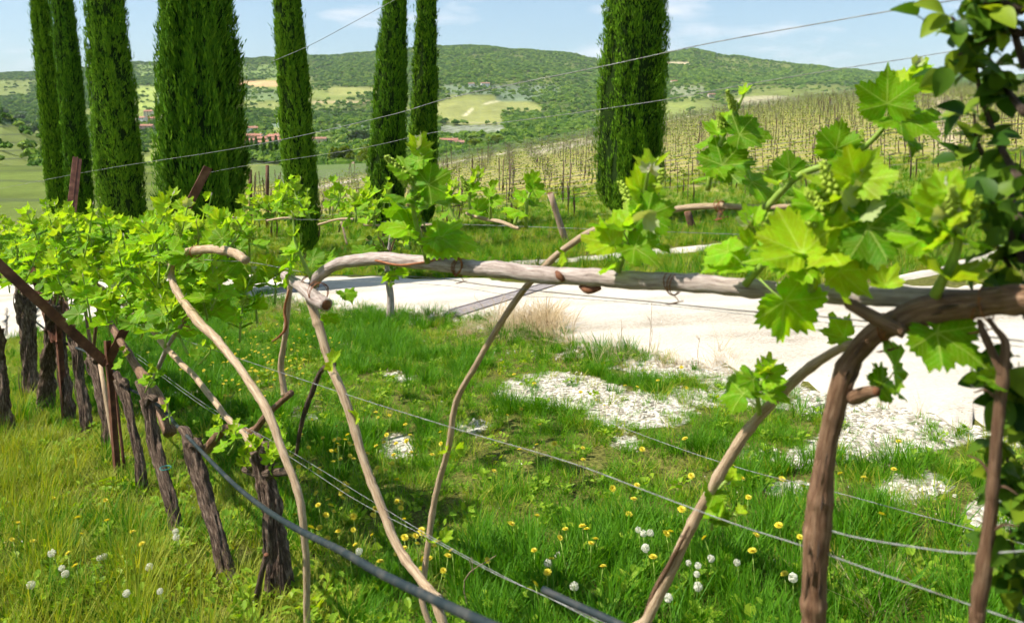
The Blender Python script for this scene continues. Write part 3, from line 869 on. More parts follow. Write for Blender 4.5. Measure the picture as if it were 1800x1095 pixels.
def cypress(label, pxm, pym, Y, wpx, height, lean, seed, lobes=0.12, nspray=30000, base_r=0.72, belly=0.16):
    """pxm,pym: a point of the axis seen low on the crown; wpx: crown width there"""
    R = wpx / FPX * Y / 2
    c = PD(pxm, pym, Y)
    bz = float(H(c[0], Y))
    bxx = c[0] - lean * (c[2] - bz)
    t = thing("cypress_tree", label, "tree", (bxx, Y, bz), "cypresses beyond the road")
    nspray = int(nspray * 1.6)
    r = np.random.default_rng(seed)
    hh = np.clip(r.beta(1.0, 1.25, nspray), 0.0, 0.995)
    def prof(h):
        return np.interp(h, [0, 0.02, 0.07, belly, 0.35, 0.6, 0.8, 0.93, 1.0], [base_r * .5, base_r, 0.93, 1.0, 0.93, 0.78, 0.55, 0.26, 0.03])
    per = 14                                             # sprays grow in tight clumps
    nk = nspray // per + 1
    hh = np.clip(np.repeat(np.clip(r.beta(1.0, 1.35, nk), 0, .995), per)[:nspray] + r.normal(0, .05, nspray) / height, 0, .997)
    stray = (r.random(nspray) < .02)
    an = np.repeat(r.uniform(0, 2 * np.pi, nk), per)[:nspray] + r.normal(0, .05, nspray) / R
    kr = np.repeat(r.random(nk), per)[:nspray]
    lump = fbm(np.cos(an) * 2.2 + 10 + seed, np.sin(an) * 2.2 + hh * height * 0.35, seed, 3) - 0.5
    fine = fbm(np.cos(an) * 5 + 4 + seed, np.sin(an) * 5 + hh * height * 1.3, seed + 9, 2) - 0.5
    rad = R * prof(hh) * (1 + lobes * 2.4 * lump + 0.46 * fine) * (1 - 0.26 * kr) * (1 - .06 * r.random(nspray)) + stray * r.uniform(.02, .12, nspray)
    z = 0.25 + hh * (height - 0.25)
    p = np.stack([rad * np.cos(an) + lean * z, rad * np.sin(an), z], 1)
    # sprays point up and slightly outward
    out = np.stack([np.cos(an), np.sin(an), np.zeros(nspray)], 1)
    d = np.array([0, 0, 1.0]) + out * r.uniform(0.1, 0.5, nspray)[:, None] + r.normal(0, 0.2, (nspray, 3))
    d /= np.linalg.norm(d, axis=1)[:, None]
    side = np.cross(d, out + r.normal(0, 0.3, (nspray, 3))); side /= np.linalg.norm(side, axis=1)[:, None]
    ln = r.uniform(0.06, 0.145, nspray)[:, None]; wd_ = r.uniform(0.007, 0.015, nspray)[:, None]
    nrm = np.cross(d, side)
    a = p - d * ln * 0.5; b = p + side * wd_ + nrm * 0.012; cpt = p + d * ln * 0.6; e = p - side * wd_ + nrm * 0.012
    V = np.stack([a, b, cpt, e], 1).reshape(-1, 3)
    F = np.arange(nspray * 4).reshape(-1, 4)
    vv = np.repeat(np.clip(r.normal(0.4, 0.22, nspray), 0, 1), 4)
    link("crown", fast_mesh("crown", V, F, 4, M['cypress'], False, {"v": ('FLOAT', vv)}), t)
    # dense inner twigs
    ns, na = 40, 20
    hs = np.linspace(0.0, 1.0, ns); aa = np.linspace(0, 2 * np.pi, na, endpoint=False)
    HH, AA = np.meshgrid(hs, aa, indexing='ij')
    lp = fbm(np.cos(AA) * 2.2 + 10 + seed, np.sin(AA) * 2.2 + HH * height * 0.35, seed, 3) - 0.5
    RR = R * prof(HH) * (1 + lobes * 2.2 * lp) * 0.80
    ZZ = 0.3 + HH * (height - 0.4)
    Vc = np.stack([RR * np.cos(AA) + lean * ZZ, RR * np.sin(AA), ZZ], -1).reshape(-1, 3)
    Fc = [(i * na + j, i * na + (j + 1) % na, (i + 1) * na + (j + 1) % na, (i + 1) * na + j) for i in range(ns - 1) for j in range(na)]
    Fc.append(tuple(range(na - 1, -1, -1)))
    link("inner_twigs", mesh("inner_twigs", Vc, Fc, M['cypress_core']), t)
    v, f = tube([(0, 0, -0.2), (lean * .3, 0, 0.3), (lean * 1.0, 0, 1.0)], [R * .22, R * .17, R * .15], 10, 3, 0.25, seed)
    link("trunk", mesh("trunk", v, f, M['bark']), t)
    return t

cypress("tall dark cypress at the far left edge of the group", 92, 240, 22.0, 38, 11.5, -0.055, 1, 0.10)
cypress("cypress behind the rusty steel arm, second from the left", 131, 240, 21.0, 46, 11.5, -0.055, 2, 0.10)
cypress("cypress bright on its left side, third from the left", 206, 260, 18.0, 82, 11.0, -0.05, 3, 0.10, 38000)
cypress("widest cypress, standing close beside the road with a cleft crown", 358, 320, 12.2, 146, 9.2, -0.03, 4, 0.30, 60000, belly=0.24)
cypress("slim single cypress between the widest one and the pair", 524, 280, 17.0, 62, 9.5, -0.055, 5, 0.08)
cypress("left and shaggier cypress of the close pair", 684, 270, 20.0, 70, 7.7, 0.055, 6, 0.24, 22000, belly=0.10)
cypress("right and straighter cypress of the close pair", 746, 270, 20.8, 54, 8.3, 0.025, 7, 0.12, 22000, belly=0.10)
cypress("broad twin-topped cypress standing alone before the vineyard slope", 1106, 280, 19.5, 122, 11.0, 0.03, 8, 0.28, 50000)

# ------------------------------------------------------------------ hillside vineyard: trellis rows across the slope
M['field_leaf'] = leafy_mat("field_vine_leaf", [(0.10, 0.17, 0.012), (0.19, 0.25, 0.02)], (0.16, 0.2, 0.04), spec=0.1, trans=0.3, veins=False, attr="v")
M['field_wood'] = simple_mat("grey_brown_stakes", [(0.07, 0.05, 0.03), (0.16, 0.11, 0.07)], 14, 0.9, 0.0)
EA = math.radians(9)
ed = np.array([math.cos(EA), math.sin(EA)]); en = np.array([-math.sin(EA), math.cos(EA)])
stake_me = {}
for sname, hgt, rad_ in (("stake", 1.0, 0.011), ("post", 1.35, 0.024)):
    v, f = tube([(0, 0, -0.15), (0, 0, hgt * .5), (0.01, 0, hgt)], [rad_, rad_, rad_ * .9], 6, 1)
    stake_me[sname] = (v, f, mesh(sname, v, f, M['field_wood'], True))
indiv = 0
for k in range(52):
    off = 21.5 + 1.9 * k
    c0 = np.array([0.0, off])
    ts = np.arange(-70, 130, 1.7) + rng.uniform(-.3, .3)
    pts = c0[None] + ts[:, None] * ed[None]
    px = colpx(pts[:, 0], pts[:, 1])
    de = np.interp(px, EDGE_PX, EDGE_D)
    ok = (pts[:, 1] > 20.6) & (pts[:, 1] < de - 5.5) & (px > 430) & (px < 1960)
    pts = pts[ok]
    if len(pts) < 4: continue
    z = H(pts[:, 0], pts[:, 1])
    base = np.array([pts[0, 0], pts[0, 1], z[0]])
    lab_ = {0: "nearest row of young vines on thin stakes, beside the gravel path", 1: "second row of young vines from the gravel path, on thin stakes", 2: "third row of young vines from the gravel path, on thin stakes"}.get(k, "row of young vines on thin stakes further up the vineyard hillside")
    t = thing("trellis_row", lab_, "trellis", base, "vine rows on the hillside")
    P3 = np.hstack([pts, z[:, None]]) - base
    rest = []
    for i, q in enumerate(P3):
        kind = "post" if i % 5 == 0 else "stake"
        v, f, me = stake_me[kind]
        rz = (rng.normal(0, .05), rng.normal(0, .05), rng.uniform(0, 6))
        if k < 6 and indiv < 290:
            link(kind, me, t, tuple(q), rz); indiv += 1
        else:
            rest.append((v @ np.array(Euler(rz).to_matrix()).T + q, f))
    if rest:
        v, f = merge(rest); tag(link("stakes", mesh("stakes", v, f, M['field_wood'], False), t), kind="stuff")
    for hz in (0.5, 0.8, 1.1):
        step = P3[::3] if len(P3) > 6 else P3
        wv, wf = tube(step + np.array([0, -0.03, hz]), 0.006 if hz < .6 else 0.004, 4, 1)
        link("wire", mesh("wire", wv, wf, M['wire'], True), t)
    # vine trunks and young leaves
    tr = [tube([q + [0.15, 0, 0], q + [0.17 + rng.normal(0, .03), 0, 0.35], q + [0.15, 0, 0.6], q + [0.5, 0, 0.66]], [0.025, 0.02, 0.018, 0.012], 5, 1) for q in P3]
    v, f = merge(tr); tag(link("vine_trunks", mesh("vine_trunks", v, f, M['bark'], True), t), kind="stuff")
    nl = len(P3) * (46 if k < 8 else 40)
    q = P3[rng.integers(0, len(P3), nl)] + np.stack([rng.uniform(-.9, .9, nl), rng.normal(0, .07, nl), 0.60 + np.abs(rng.normal(0, .12, nl))], 1)
    dr = rng.normal(size=(nl, 3)); dr[:, 2] = np.abs(dr[:, 2]) * .6; dr /= np.linalg.norm(dr, axis=1)[:, None]
    sd = np.cross(dr, rng.normal(size=(nl, 3))); sd /= np.linalg.norm(sd, axis=1)[:, None]
    s = rng.uniform(.025, .05, nl)[:, None]
    V = np.stack([q - dr * s, q + sd * s, q + dr * s, q - sd * s], 1).reshape(-1, 3)
    tag(link("foliage", fast_mesh("foliage", V, np.arange(nl * 4).reshape(-1, 4), 4, M['field_leaf'], False, {"v": ('FLOAT', np.repeat(rng.random(nl), 4))}), t), kind="stuff")

# leaning end posts on the near side of that vineyard
def field_post(label, bot, top, Y, r, mat):
    b = PD(bot[0], bot[1], Y); a = PD(top[0], top[1], Y)
    b[2] = H(b[0], b[1])
    t = thing("vineyard_post", label, "post", b, "posts at the near edge of the vineyard")
    d = a - b
    v, f = tube([np.zeros(3) - d * .06, d * .5, d], [r, r * .95, r * .9], 8, 2, 0.12, int(bot[0]))
    link("shaft", mesh("shaft", v, f, mat), t)
    v, f = tube([d * 1.0, d * 1.012], [r * .92, r * .7], 8, 1); link("end_grain", mesh("end_grain", v, f, M['cut']), t)
field_post("grey wooden post leaning left, in front of the twin-topped cypress", (996, 432), (967, 340), 17.0, 0.075, M['wood'])
field_post("dark upright post right of the twin-topped cypress", (1217, 422), (1208, 372), 18.0, 0.09, M['wood_dark'])
field_post("dark thin post between leaves right of the twin-topped cypress", (1262, 420), (1270, 355), 18.6, 0.06, M['wood_dark'])
field_post("slim dark post just right of the widest cypress", (441, 392), (440, 300), 24.0, 0.06, M['wood_dark'])
field_post("slim dark post left of the slim single cypress", (470, 392), (470, 292), 25.0, 0.06, M['wood_dark'])

# ------------------------------------------------------------------ houses in the valley
_Ys = np.geomspace(155, 2750, 900)
def at_valley(px, yi):
    """ground point of the valley seen at that bearing and height"""
    X = (px - CX) / FPX * _Ys * cT
    Z = H(X, _Ys)
    _, q = project(np.stack([X, _Ys, Z], 1))
    i = int(np.argmin(np.abs(q - yi)))
    return np.array([X[i], _Ys[i], Z[i]])

def flat_mat(name, col, rough=0.85):
    return simple_mat(name, [tuple(c * .85 for c in col), col], 1.5, rough, 0.0)
M['wall_cream'] = flat_mat("cream_render", (0.62, 0.55, 0.43)); M['wall_white'] = flat_mat("white_render", (0.74, 0.72, 0.67))
M['wall_pink'] = flat_mat("pink_render", (0.60, 0.40, 0.32)); M['wall_ochre'] = flat_mat("ochre_render", (0.58, 0.44, 0.22))
M['roof_red'] = simple_mat("terracotta_roof", [(0.24, 0.10, 0.06), (0.36, 0.18, 0.12)], 2.0, 0.9, 0.0)
M['roof_brown'] = simple_mat("brown_roof", [(0.22, 0.11, 0.07), (0.34, 0.19, 0.13)], 2.0, 0.9, 0.0)
M['shutter'] = flat_mat("dark_shutter", (0.05, 0.045, 0.04)); M['doorwood'] = flat_mat("door_wood", (0.12, 0.06, 0.035))

def house(label, px, yi, wx, wy, h, rz, wall, roof, nwin=3, storeys=2, group="village houses", shrink=1.0, ov=0.5, chimney=True):
    c = at_valley(px, yi)
    wx, wy, h = wx * .66, wy * .66, h * .72
    t = thing("house", label, "house", c, group)
    t.rotation_euler = (0, 0, rz)
    v, f = boxv((0, 0, h / 2 - .8), (wx, wy, h + 1.6)); link("wall", mesh("wall", v, f, M[wall], False), t)
    rh = wy * 0.22
    a, b = wx / 2 + ov, wy / 2 + ov; z0 = h - 0.15
    V = [(-a, -b, z0), (a, -b, z0), (a, b, z0), (-a, b, z0), (-a, 0, z0 + rh), (a, 0, z0 + rh),
         (-a, -b, z0 + .25), (a, -b, z0 + .25), (a, b, z0 + .25), (-a, b, z0 + .25), (-a, 0, z0 + rh + .25), (a, 0, z0 + rh + .25)]
    F = [(6, 7, 11, 10), (8, 9, 10, 11), (0, 4, 5, 1), (2, 5, 4, 3), (0, 1, 7, 6), (2, 3, 9, 8), (0, 6, 10, 4), (3, 4, 10, 9), (1, 5, 11, 7), (2, 8, 11, 5), ]
    ro = link("roof", mesh("roof", V, F, M[roof], False), t)
    g = link("gable", mesh("gable", [(-wx / 2, -wy / 2, h), (-wx / 2, wy / 2, h), (-wx / 2, 0, h + rh * .98), (wx / 2, -wy / 2, h), (wx / 2, wy / 2, h), (wx / 2, 0, h + rh * .98)], [(0, 1, 2), (3, 5, 4), (0, 2, 5, 3), (1, 4, 5, 2), (0, 3, 4, 1)], M[wall], False), t)
    if chimney:
        v, f = boxv((wx * .22, wy * .12, h + rh + .2), (.7, .7, 1.5)); link("chimney", mesh("chimney", v, f, M[wall], False), ro)
    for s in range(storeys):
        for i in range(nwin):
            xw = (i + .5) / nwin * wx - wx / 2
            zz = (s + .55) * h / storeys
            if s == 0 and i == nwin // 2:
                v, f = boxv((xw, -wy / 2 - .03, 1.0), (1.1, .12, 2.1)); link("door", mesh("door", v, f, M['doorwood'], False), t)
            else:
                v, f = boxv((xw, -wy / 2 - .03, zz), (1.0, .12, 1.4)); link("window", mesh("window", v, f, M['shutter'], False), t)
    return t

hv = [("long white farmhouse with a red roof right of the cypress pair", 789, 259, 17, 9, 6.5, 0.1, 'wall_white', 'roof_red', 4, 2),
      ("low brown-roofed barn joined to the white farmhouse", 806, 260, 10, 9, 5.0, 0.1, 'wall_pink', 'roof_brown', 3, 1),
      ("small square white villa above the red-roofed village", 443, 237, 15, 12, 9, 0.2, 'wall_white', 'roof_red', 3, 2),
      ("small pink house at the end of the parked cars", 612, 311, 9, 7, 4.0, -0.2, 'wall_pink', 'roof_brown', 2, 1),
      ("long pale shed beside the slim single cypress", 558, 252, 20, 9, 5, 0.1, 'wall_cream', 'roof_brown', 4, 1),
      ("white house highest on the far slope above the knoll", 853, 153, 26, 14, 9, 0.2, 'wall_white', 'roof_brown', 3, 2),
      ("low white house left of the highest one on the far slope", 829, 152, 18, 12, 7, -0.1, 'wall_white', 'roof_brown', 3, 1),
      ("pale house in the woods right of the twin-topped cypress", 1184, 148, 22, 14, 9, 0.1, 'wall_cream', 'roof_red', 3, 2),
      ("pale house on the wooded slope behind the terraced shelf", 1250, 172, 20, 12, 8, 0.1, 'wall_cream', 'roof_brown', 3, 2),
      ("cream tall house topmost of the left village", 262, 207, 18, 14, 12, 0.0, 'wall_cream', 'roof_red', 3, 3),
      ("ochre house in the middle of the left village", 270, 219, 18, 12, 10, 0.3, 'wall_ochre', 'roof_red', 3, 2),
      ("white house at the left side of the left village", 249, 217, 16, 12, 9, -0.2, 'wall_white', 'roof_brown', 3, 2),
      ("pink wide house lowest of the left village", 257, 231, 20, 12, 8, 0.1, 'wall_pink', 'roof_red', 3, 2),
      ("small red-roofed house half hidden by the vine tops", 452, 338, 8, 6, 3.6, 0.2, 'wall_pink', 'roof_brown', 2, 1)]
for a in hv: house(*a)
vill = [(430, 250, "leftmost"), (441, 253, "second from the left"), (452, 251, "third from the left"), (462, 255, "fourth from the left"), (472, 252, "fifth from the left"), (483, 255, "sixth from the left"), (493, 251, "rightmost"), (436, 259, "lowest left"), (466, 261, "lowest middle"), (487, 262, "lowest right")]
for i, (px, yi, w_) in enumerate(vill):
    house("%s of the red-roofed houses between the widest and the slim cypress" % w_, px, yi, 12 + (i * 5) % 7, 9 + (i * 3) % 4, 6 + (i * 7) % 4, 0.35 * math.sin(i * 2.1), ['wall_cream', 'wall_pink', 'wall_white', 'wall_ochre'][i % 4], 'roof_red', 3, 2)

# cars parked along the lane in the valley
M['car_white'] = simple_mat("white_car_paint", [(0.72, 0.73, 0.74), (0.78, 0.78, 0.78)], 3, 0.3, 0.0, spec=0.5)
M['car_blue'] = simple_mat("blue_grey_car_paint", [(0.22, 0.30, 0.38), (0.26, 0.34, 0.42)], 3, 0.3, 0.0, spec=0.5)
M['car_silver'] = simple_mat("silver_car_paint", [(0.45, 0.46, 0.48), (0.5, 0.51, 0.52)], 3, 0.3, 0.0, spec=0.5)
M['glass'] = simple_mat("dark_car_glass", [(0.03, 0.04, 0.05), (0.05, 0.06, 0.07)], 3, 0.1, 0.0, spec=0.6)
M['tyre'] = simple_mat("tyre_rubber", [(0.02, 0.02, 0.02), (0.03, 0.03, 0.03)], 3, 0.8, 0.0)
def car(label, px, yi, rz, paint, tall=1.0):
    c = at_valley(px, yi); c[2] += 0.02
    t = thing("parked_car", label, "car", c, "cars parked on the valley lane"); t.rotation_euler = (0, 0, rz)
    prof = [(-2.1, .3), (-2.1, .85), (-1.2, .95), (-0.7, 1.45 * tall), (1.2, 1.48 * tall), (1.95, .95), (2.1, .9), (2.1, .3)]
    n = len(prof)
    V = [(x, -.85 if z < 1 else -.7, z) for x, z in prof] + [(x, .85 if z < 1 else .7, z) for x, z in prof]
    F = [tuple(range(n)), tuple(range(2 * n - 1, n - 1, -1))] + [(i, i + n, (i + 1) % n + n, (i + 1) % n) for i in range(n)]
    link("body", mesh("body", V, F, M[paint], False), t)
    for s in (-1, 1):
        v, f = boxv((0.25, s * .79, 1.17 * tall), (1.7, .03, .34)); link("side_window", mesh("side_window", v, f, M['glass'], False), t)
        for x in (-1.3, 1.3):
            v, f = tube([(x, s * .72, .32), (x, s * .88, .32)], [.32, .32], 12, 1); link("wheel", mesh("wheel", v, f, M['tyre']), t)
    v, f = boxv((-.98, 0, 1.2), (.04, 1.3, .45), Euler((0, .82, 0)).to_matrix()); link("windscreen", mesh("windscreen", v, f, M['glass'], False), t)
for i, (px, yi, pt, w_) in enumerate([(556, 281, 'car_white', "first white"), (562, 287, 'car_silver', "second, silver"), (568, 292, 'car_white', "third, white"), (574, 297, 'car_silver', "fourth, silver"), (580, 302, 'car_white', "fifth, white"), (588, 308, 'car_blue', "last, blue-grey")]):
    car("%s car in the line parked right of the slim cypress" % w_, px, yi, 1.1 + 0.1 * math.sin(i * 3), pt, 1.0 if i < 5 else 1.25)

# small cypresses below the village and trees that stand apart
def valley_tree(label, px, yi, h, rad, seed, kind):
    c = at_valley(px, yi)
    t = thing("valley_tree", label, "tree", c, "single trees in the valley")
    r = np.random.default_rng(seed); n = 700 if kind == 'cyp' else 1500
    if kind == 'cyp':
        hh = r.random(n) * .97; rr = rad * np.interp(hh, [0, .15, .6, 1], [.6, 1, .7, .05]) * (0.7 + .3 * r.random(n))
        an = r.uniform(0, 6.283, n); p = np.stack([rr * np.cos(an), rr * np.sin(an), .3 + hh * h], 1); s = rad * .35; mat = M['cypress']
    else:
        nb = 14; bc = r.normal(0, 1, (nb, 3)) * np.array([rad * .45, rad * .45, h * .16]) + np.array([0, 0, h * .62])
        d = r.normal(size=(n, 3)); d /= np.linalg.norm(d, axis=1)[:, None]
        p = bc[r.integers(0, nb, n)] + d * rad * .42 * r.uniform(.75, 1, n)[:, None]; s = rad * .13; mat = M['field_leaf'] if kind == 'light' else M['wood_leaf']
    u = r.normal(size=(n, 3)); u /= np.linalg.norm(u, axis=1)[:, None]; w2 = np.cross(u, r.normal(size=(n, 3))); w2 /= np.linalg.norm(w2, axis=1)[:, None]
    V = np.stack([p - u * s, p + w2 * s, p + u * s, p - w2 * s], 1).reshape(-1, 3)
    link("crown", fast_mesh("crown", V, np.arange(n * 4).reshape(-1, 4), 4, mat, False, {"v": ('FLOAT', np.repeat(r.random(n), 4))}), t)
    v, f = tube([(0, 0, -.3), (0, 0, h * .3), (.1, 0, h * .7)], [h * .035, h * .028, h * .01], 6, 1); link("trunk", mesh("trunk", v, f, M['bark']), t)
M['wood_leaf'] = leafy_mat("broadleaf_tree", [(0.05, 0.10, 0.02), (0.09, 0.15, 0.03)], (0.09, 0.14, 0.04), trans=0.2, veins=False, attr="v")
for i, (px, yi) in enumerate([(434, 276), (441, 279), (449, 277), (462, 279), (474, 278), (484, 277)]):
    valley_tree("small dark cypress below the red-roofed houses, number %s from the left" % ["one", "two", "three", "four", "five", "six"][i], px, yi, 12, 1.5, 300 + i, 'cyp')
for i, (px, yi, h, rad, kd, lb) in enumerate([(4, 206, 13, 8, 'dark', "big dark round tree at the left edge of the grassy spur"), (34, 215, 12, 7, 'dark', "dark bushy tree in the middle of the grassy spur"),
        (58, 236, 10, 5, 'dark', "small tree lowest on the grassy spur beside the cypresses"), (628, 252, 11, 6, 'dark', "dark round tree left of the cypress pair in the valley"),
        (830, 264, 7, 5, 'light', "pale bushy tree right of the white farmhouse"), (872, 256, 6, 4, 'light', "pale bush above the crest of the vineyard slope"), (600, 292, 8, 5, 'light', "bright green tree above the parked cars"), (640, 296, 8, 5, 'light', "bright green tree right above the pink house")]):
    valley_tree(lb, px, yi, h, rad, 400 + i, kd)

# ------------------------------------------------------------------ vine leaves and shoots
def leaf_mesh(name, seed, fold, cup, droop, mat, npts=64, petiole=0.75, teeth=True):
    r = np.random.default_rng(seed)
    ca = np.array([0, 14, 27, 40, 52, 65, 78, 92, 105, 120, 140, 160, 172, 180.])
    cr = np.array([1.0, .83, .69, .80, .88, .77, .63, .69, .70, .62, .53, .43, .24, .06]) * np.concatenate([[1], 1 + r.normal(0, .07, 13)])
    half = np.linspace(0, 180, npts // 2 + 1)
    an = np.concatenate([half, -half[1:-1][::-1]])
    rr = np.interp(np.abs(an), ca, cr)
    if teeth:
        k = np.arange(len(an))
        rr = rr * (1 + np.where(k % 2 == 0, 0.08, -0.06) + r.normal(0, .015, len(an)))
    a = np.radians(an)
    rings = [0.0, 0.32, 0.68, 1.0]
    V = [(0, 0)]; 
    for q in rings[1:]:
        base = rr if q == 1.0 else np.interp(np.abs(an), ca, cr) * q
        for x in zip(np.sin(a) * base, np.cos(a) * base): V.append(x)
    V = np.array(V); m = len(an)
    x, y = V[:, 0], V[:, 1]; rad = np.hypot(x, y)
    th = np.degrees(np.arctan2(x, y))
    lob = np.cos(np.radians(th * 360 / 52.0))
    z = fold * np.abs(x) + cup * rad ** 2 + 0.055 * lob * rad + droop * np.maximum(y, 0) ** 2 + (fbm(x * 3.4 + seed, y * 3.4 + 5, seed, 2) - .5) * .46 * rad + r.normal(0, .014, len(x)) * rad
    uv = np.stack([x, y], 1)
    # blade hangs from the end of the leaf stalk
    pl = petiole
    ang = 0.45
    co, si = math.cos(-ang), math.sin(-ang)
    B = np.stack([x, y * co - z * si + pl * .92, y * si + z * co + pl * .35], 1)
    F = [(0, 1 + j, 1 + (j + 1) % m) for j in range(m)]
    for q in range(2):
        s0 = 1 + q * m; s1 = s0 + m
        F += [(s0 + j, s1 + j, s1 + (j + 1) % m, s0 + (j + 1) % m) for j in range(m)]
    F = [tuple(reversed(q)) for q in F]
    tv, tf = tube([(0, 0, 0), (0.02, pl * .45, pl * .25), (0, pl * .92, pl * .35)], [0.026, 0.020, 0.018], 5, 3)
    n0 = len(B)
    V = np.vstack([B, tv]); UV = np.vstack([uv, np.full((len(tv), 2), 0.0)])
    fl = F + [tuple(i + n0 for i in q) for q in tf]
    me = mesh(name, V, fl, mat, True, UV)
    me.materials.append(M['stem'])
    mi = np.zeros(len(me.polygons), dtype=np.int32); mi[len(F):] = 1
    me.polygons.foreach_set("material_index", mi)
    return me

LEAF = [leaf_mesh("leaf", i, f_, c_, d_, M['leaf']) for i, (f_, c_, d_) in enumerate([(.12, -.12, -.1), (.28, -.05, -.18), (-.1, .10, -.05), (.35, .05, -.25), (.05, -.22, -.02), (.45, -.1, -.1), (.2, -.3, -.2), (.55, .1, -.3), (-.2, .2, -.1), (.3, .2, .1)])]
YOUNG = [leaf_mesh("young_leaf", 40 + i, f_, c_, d_, M['leaf_young'], 48, 0.5) for i, (f_, c_, d_) in enumerate([(.55, .25, .1), (.75, .1, -.1), (.35, .35, .2), (.9, .2, 0)])]
FUZZ = [leaf_mesh("felted_leaf", 60 + i, f_, c_, d_, M['leaf_fuzz'], 40, 0.3) for i, (f_, c_, d_) in enumerate([(1.1, .3, .2), (.8, .5, .2)])]
LEAF_LO = [leaf_mesh("leaf", 80 + i, f_, c_, d_, M['leaf'], 28) for i, (f_, c_, d_) in enumerate([(.12, -.12, -.1), (.3, -.05, -.18), (-.1, .10, -.05), (.4, .05, -.25)])]
YOUNG_LO = [leaf_mesh("young_leaf", 90 + i, f_, c_, d_, M['leaf_young'], 28, 0.5) for i, (f_, c_, d_) in enumerate([(.55, .25, .1), (.8, .1, -.1)])]

def bud_mesh(name, seed, mat, n=56, L_=1.15, W_=0.24):
    """flower cluster still in bud: small beads packed on a cone"""
    r = np.random.default_rng(seed); parts = []
    for i in range(n):
        h = i / n; a = i * 2.4 + r.uniform(-.2, .2); w = W_ * (1 - h * .75) * (0.75 + .3 * r.random())
        c = np.array([w * math.cos(a), w * math.sin(a), h * L_]); s = 0.088 * (1.15 - .5 * h) * r.uniform(.7, 1.25)
        o = np.array([[1, 0, 0], [-1, 0, 0], [0, 1, 0], [0, -1, 0], [0, 0, 1], [0, 0, -1.]]) * s
        parts.append((o + c, [(0, 2, 4), (2, 1, 4), (1, 3, 4), (3, 0, 4), (2, 0, 5), (1, 2, 5), (3, 1, 5), (0, 3, 5)]))
    parts.append(tube([(0, 0, -.25), (0, 0, L_ * .9)], [.07, .03], 5, 1))
    v, f = merge(parts)
    return mesh(name, v, f, mat)
BUD = [bud_mesh("flower_cluster", 1, M['bud']), bud_mesh("flower_cluster", 2, M['bud'], 44, .9, .3)]
TIP = bud_mesh("shoot_tip", 5, M['fuzz'], 12, .8, .16)

def aim(d, up, roll=0.0):
    """rotation whose local Y runs along d and local Z is near up"""
    y = Vector(d).normalized(); zz = Vector(up)
    zz = (zz - y * zz.dot(y))
    if zz.length < 1e-4: zz = y.orthogonal()
    zz.normalize(); x = y.cross(zz)
    R = Matrix((x, y, zz)).transposed() @ Matrix.Rotation(roll, 3, 'Y')
    return R.to_euler()

RS = random.Random(11)
LS = 0.62
def add_leaf(parent, origin, base, d, size, up=(0, 0, 1), young=False, lo=False, roll=None, variant=None, kind=None):
    pool = (FUZZ if kind == 'fuzz' else (YOUNG_LO if lo else YOUNG) if young else (LEAF_LO if lo else LEAF))
    me = pool[variant % len(pool)] if variant is not None else RS.choice(pool)
    loc = np.asarray(base) - np.asarray(origin)
    return link("leaf", me, parent, tuple(loc), aim(d, up, RS.uniform(-.5, .5) if roll is None else roll), size * LS)

def shoot(vine, vloc, base, tip, nleaf=6, size=0.1, bend=None, lo=False, r=0.0045, buds=1, fuzz=1, toward=None, spread=1.0, young_top=2, mids=None):
    """green shoot with alternate leaves, flower clusters and felted tip; parts of a vine"""
    base = np.asarray(base, float); tip = np.asarray(tip, float); vloc = np.asarray(vloc, float)
    if mids is None:
        mid = (base + tip) / 2 + (np.asarray(bend) if bend is not None else np.array([RS.uniform(-.03, .03), RS.uniform(-.03, .03), 0.01]))
        ctl = [base, mid, tip]
    else:
        ctl = [base] + [np.asarray(q, float) for q in mids] + [tip]
    c = catmull(np.array(ctl), 6)
    v, f = tube(np.array(ctl) - base, list(np.linspace(r * 1.25, r * .5, len(ctl))), 6 if lo else 8, 4 if lo else 6)
    s = link("shoot", mesh("shoot", v, f, M['stem']), vine, tuple(base - vloc))
    ax = (tip - base); ln = np.linalg.norm(ax); ax = ax / ln
    tc_ = np.array(toward if toward is not None else (-0.35, -0.75, 0.0))
    a0 = RS.uniform(0, 6.28)
    for i in range(nleaf):
        k = 0.12 + 0.8 * i / max(1, nleaf - 1)
        p = c[min(len(c) - 1, int(k * (len(c) - 1)))]
        ang = a0 + i * math.pi + RS.uniform(-.7, .7)
        e1 = np.cross(ax, [0, 0, 1.0]); 
        if np.linalg.norm(e1) < 1e-2: e1 = np.array([1.0, 0, 0])
        e1 /= np.linalg.norm(e1); e2 = np.cross(ax, e1)
        d = (e1 * math.cos(ang) + e2 * math.sin(ang)) * spread * (1.1 - .55 * k) + ax * (0.25 + 1.1 * k) + np.array([0, 0, .15])
        sz = size * (1.0 - 0.55 * k) * RS.uniform(.85, 1.15)
        up = np.array([0, 0, 1.0]) * .8 + tc_ * RS.uniform(.1, .9) - d * 0
        add_leaf(s, base, p, d, sz, up, young=(i >= nleaf - young_top), lo=lo)
    for b in range(buds):
        q = np.array([RS.uniform(-1, 1), RS.uniform(-1, 1), RS.uniform(.5, 1.6)])
        p = c[int((0.55 + .35 * b / max(1, buds)) * (len(c) - 1))]
        e = Vector(q).to_track_quat('Z', 'Y').to_euler()
        link("flower_cluster", RS.choice(BUD), s, tuple(p + (q / np.linalg.norm(q)) * .012 - base), e, size * RS.uniform(.34, .52))
    for b in range(fuzz):
        d = ax + np.array([RS.uniform(-.6, .6), RS.uniform(-.6, .6), .5])
        add_leaf(s, base, tip - ax * .006, d, size * RS.uniform(.2, .34), (RS.uniform(-1, 1), RS.uniform(-1, .2), .3), kind='fuzz')
    link("shoot_tip", TIP, s, tuple(tip - base), Vector(ax).to_track_quat('Z', 'Y').to_euler(), size * .16)
    return s

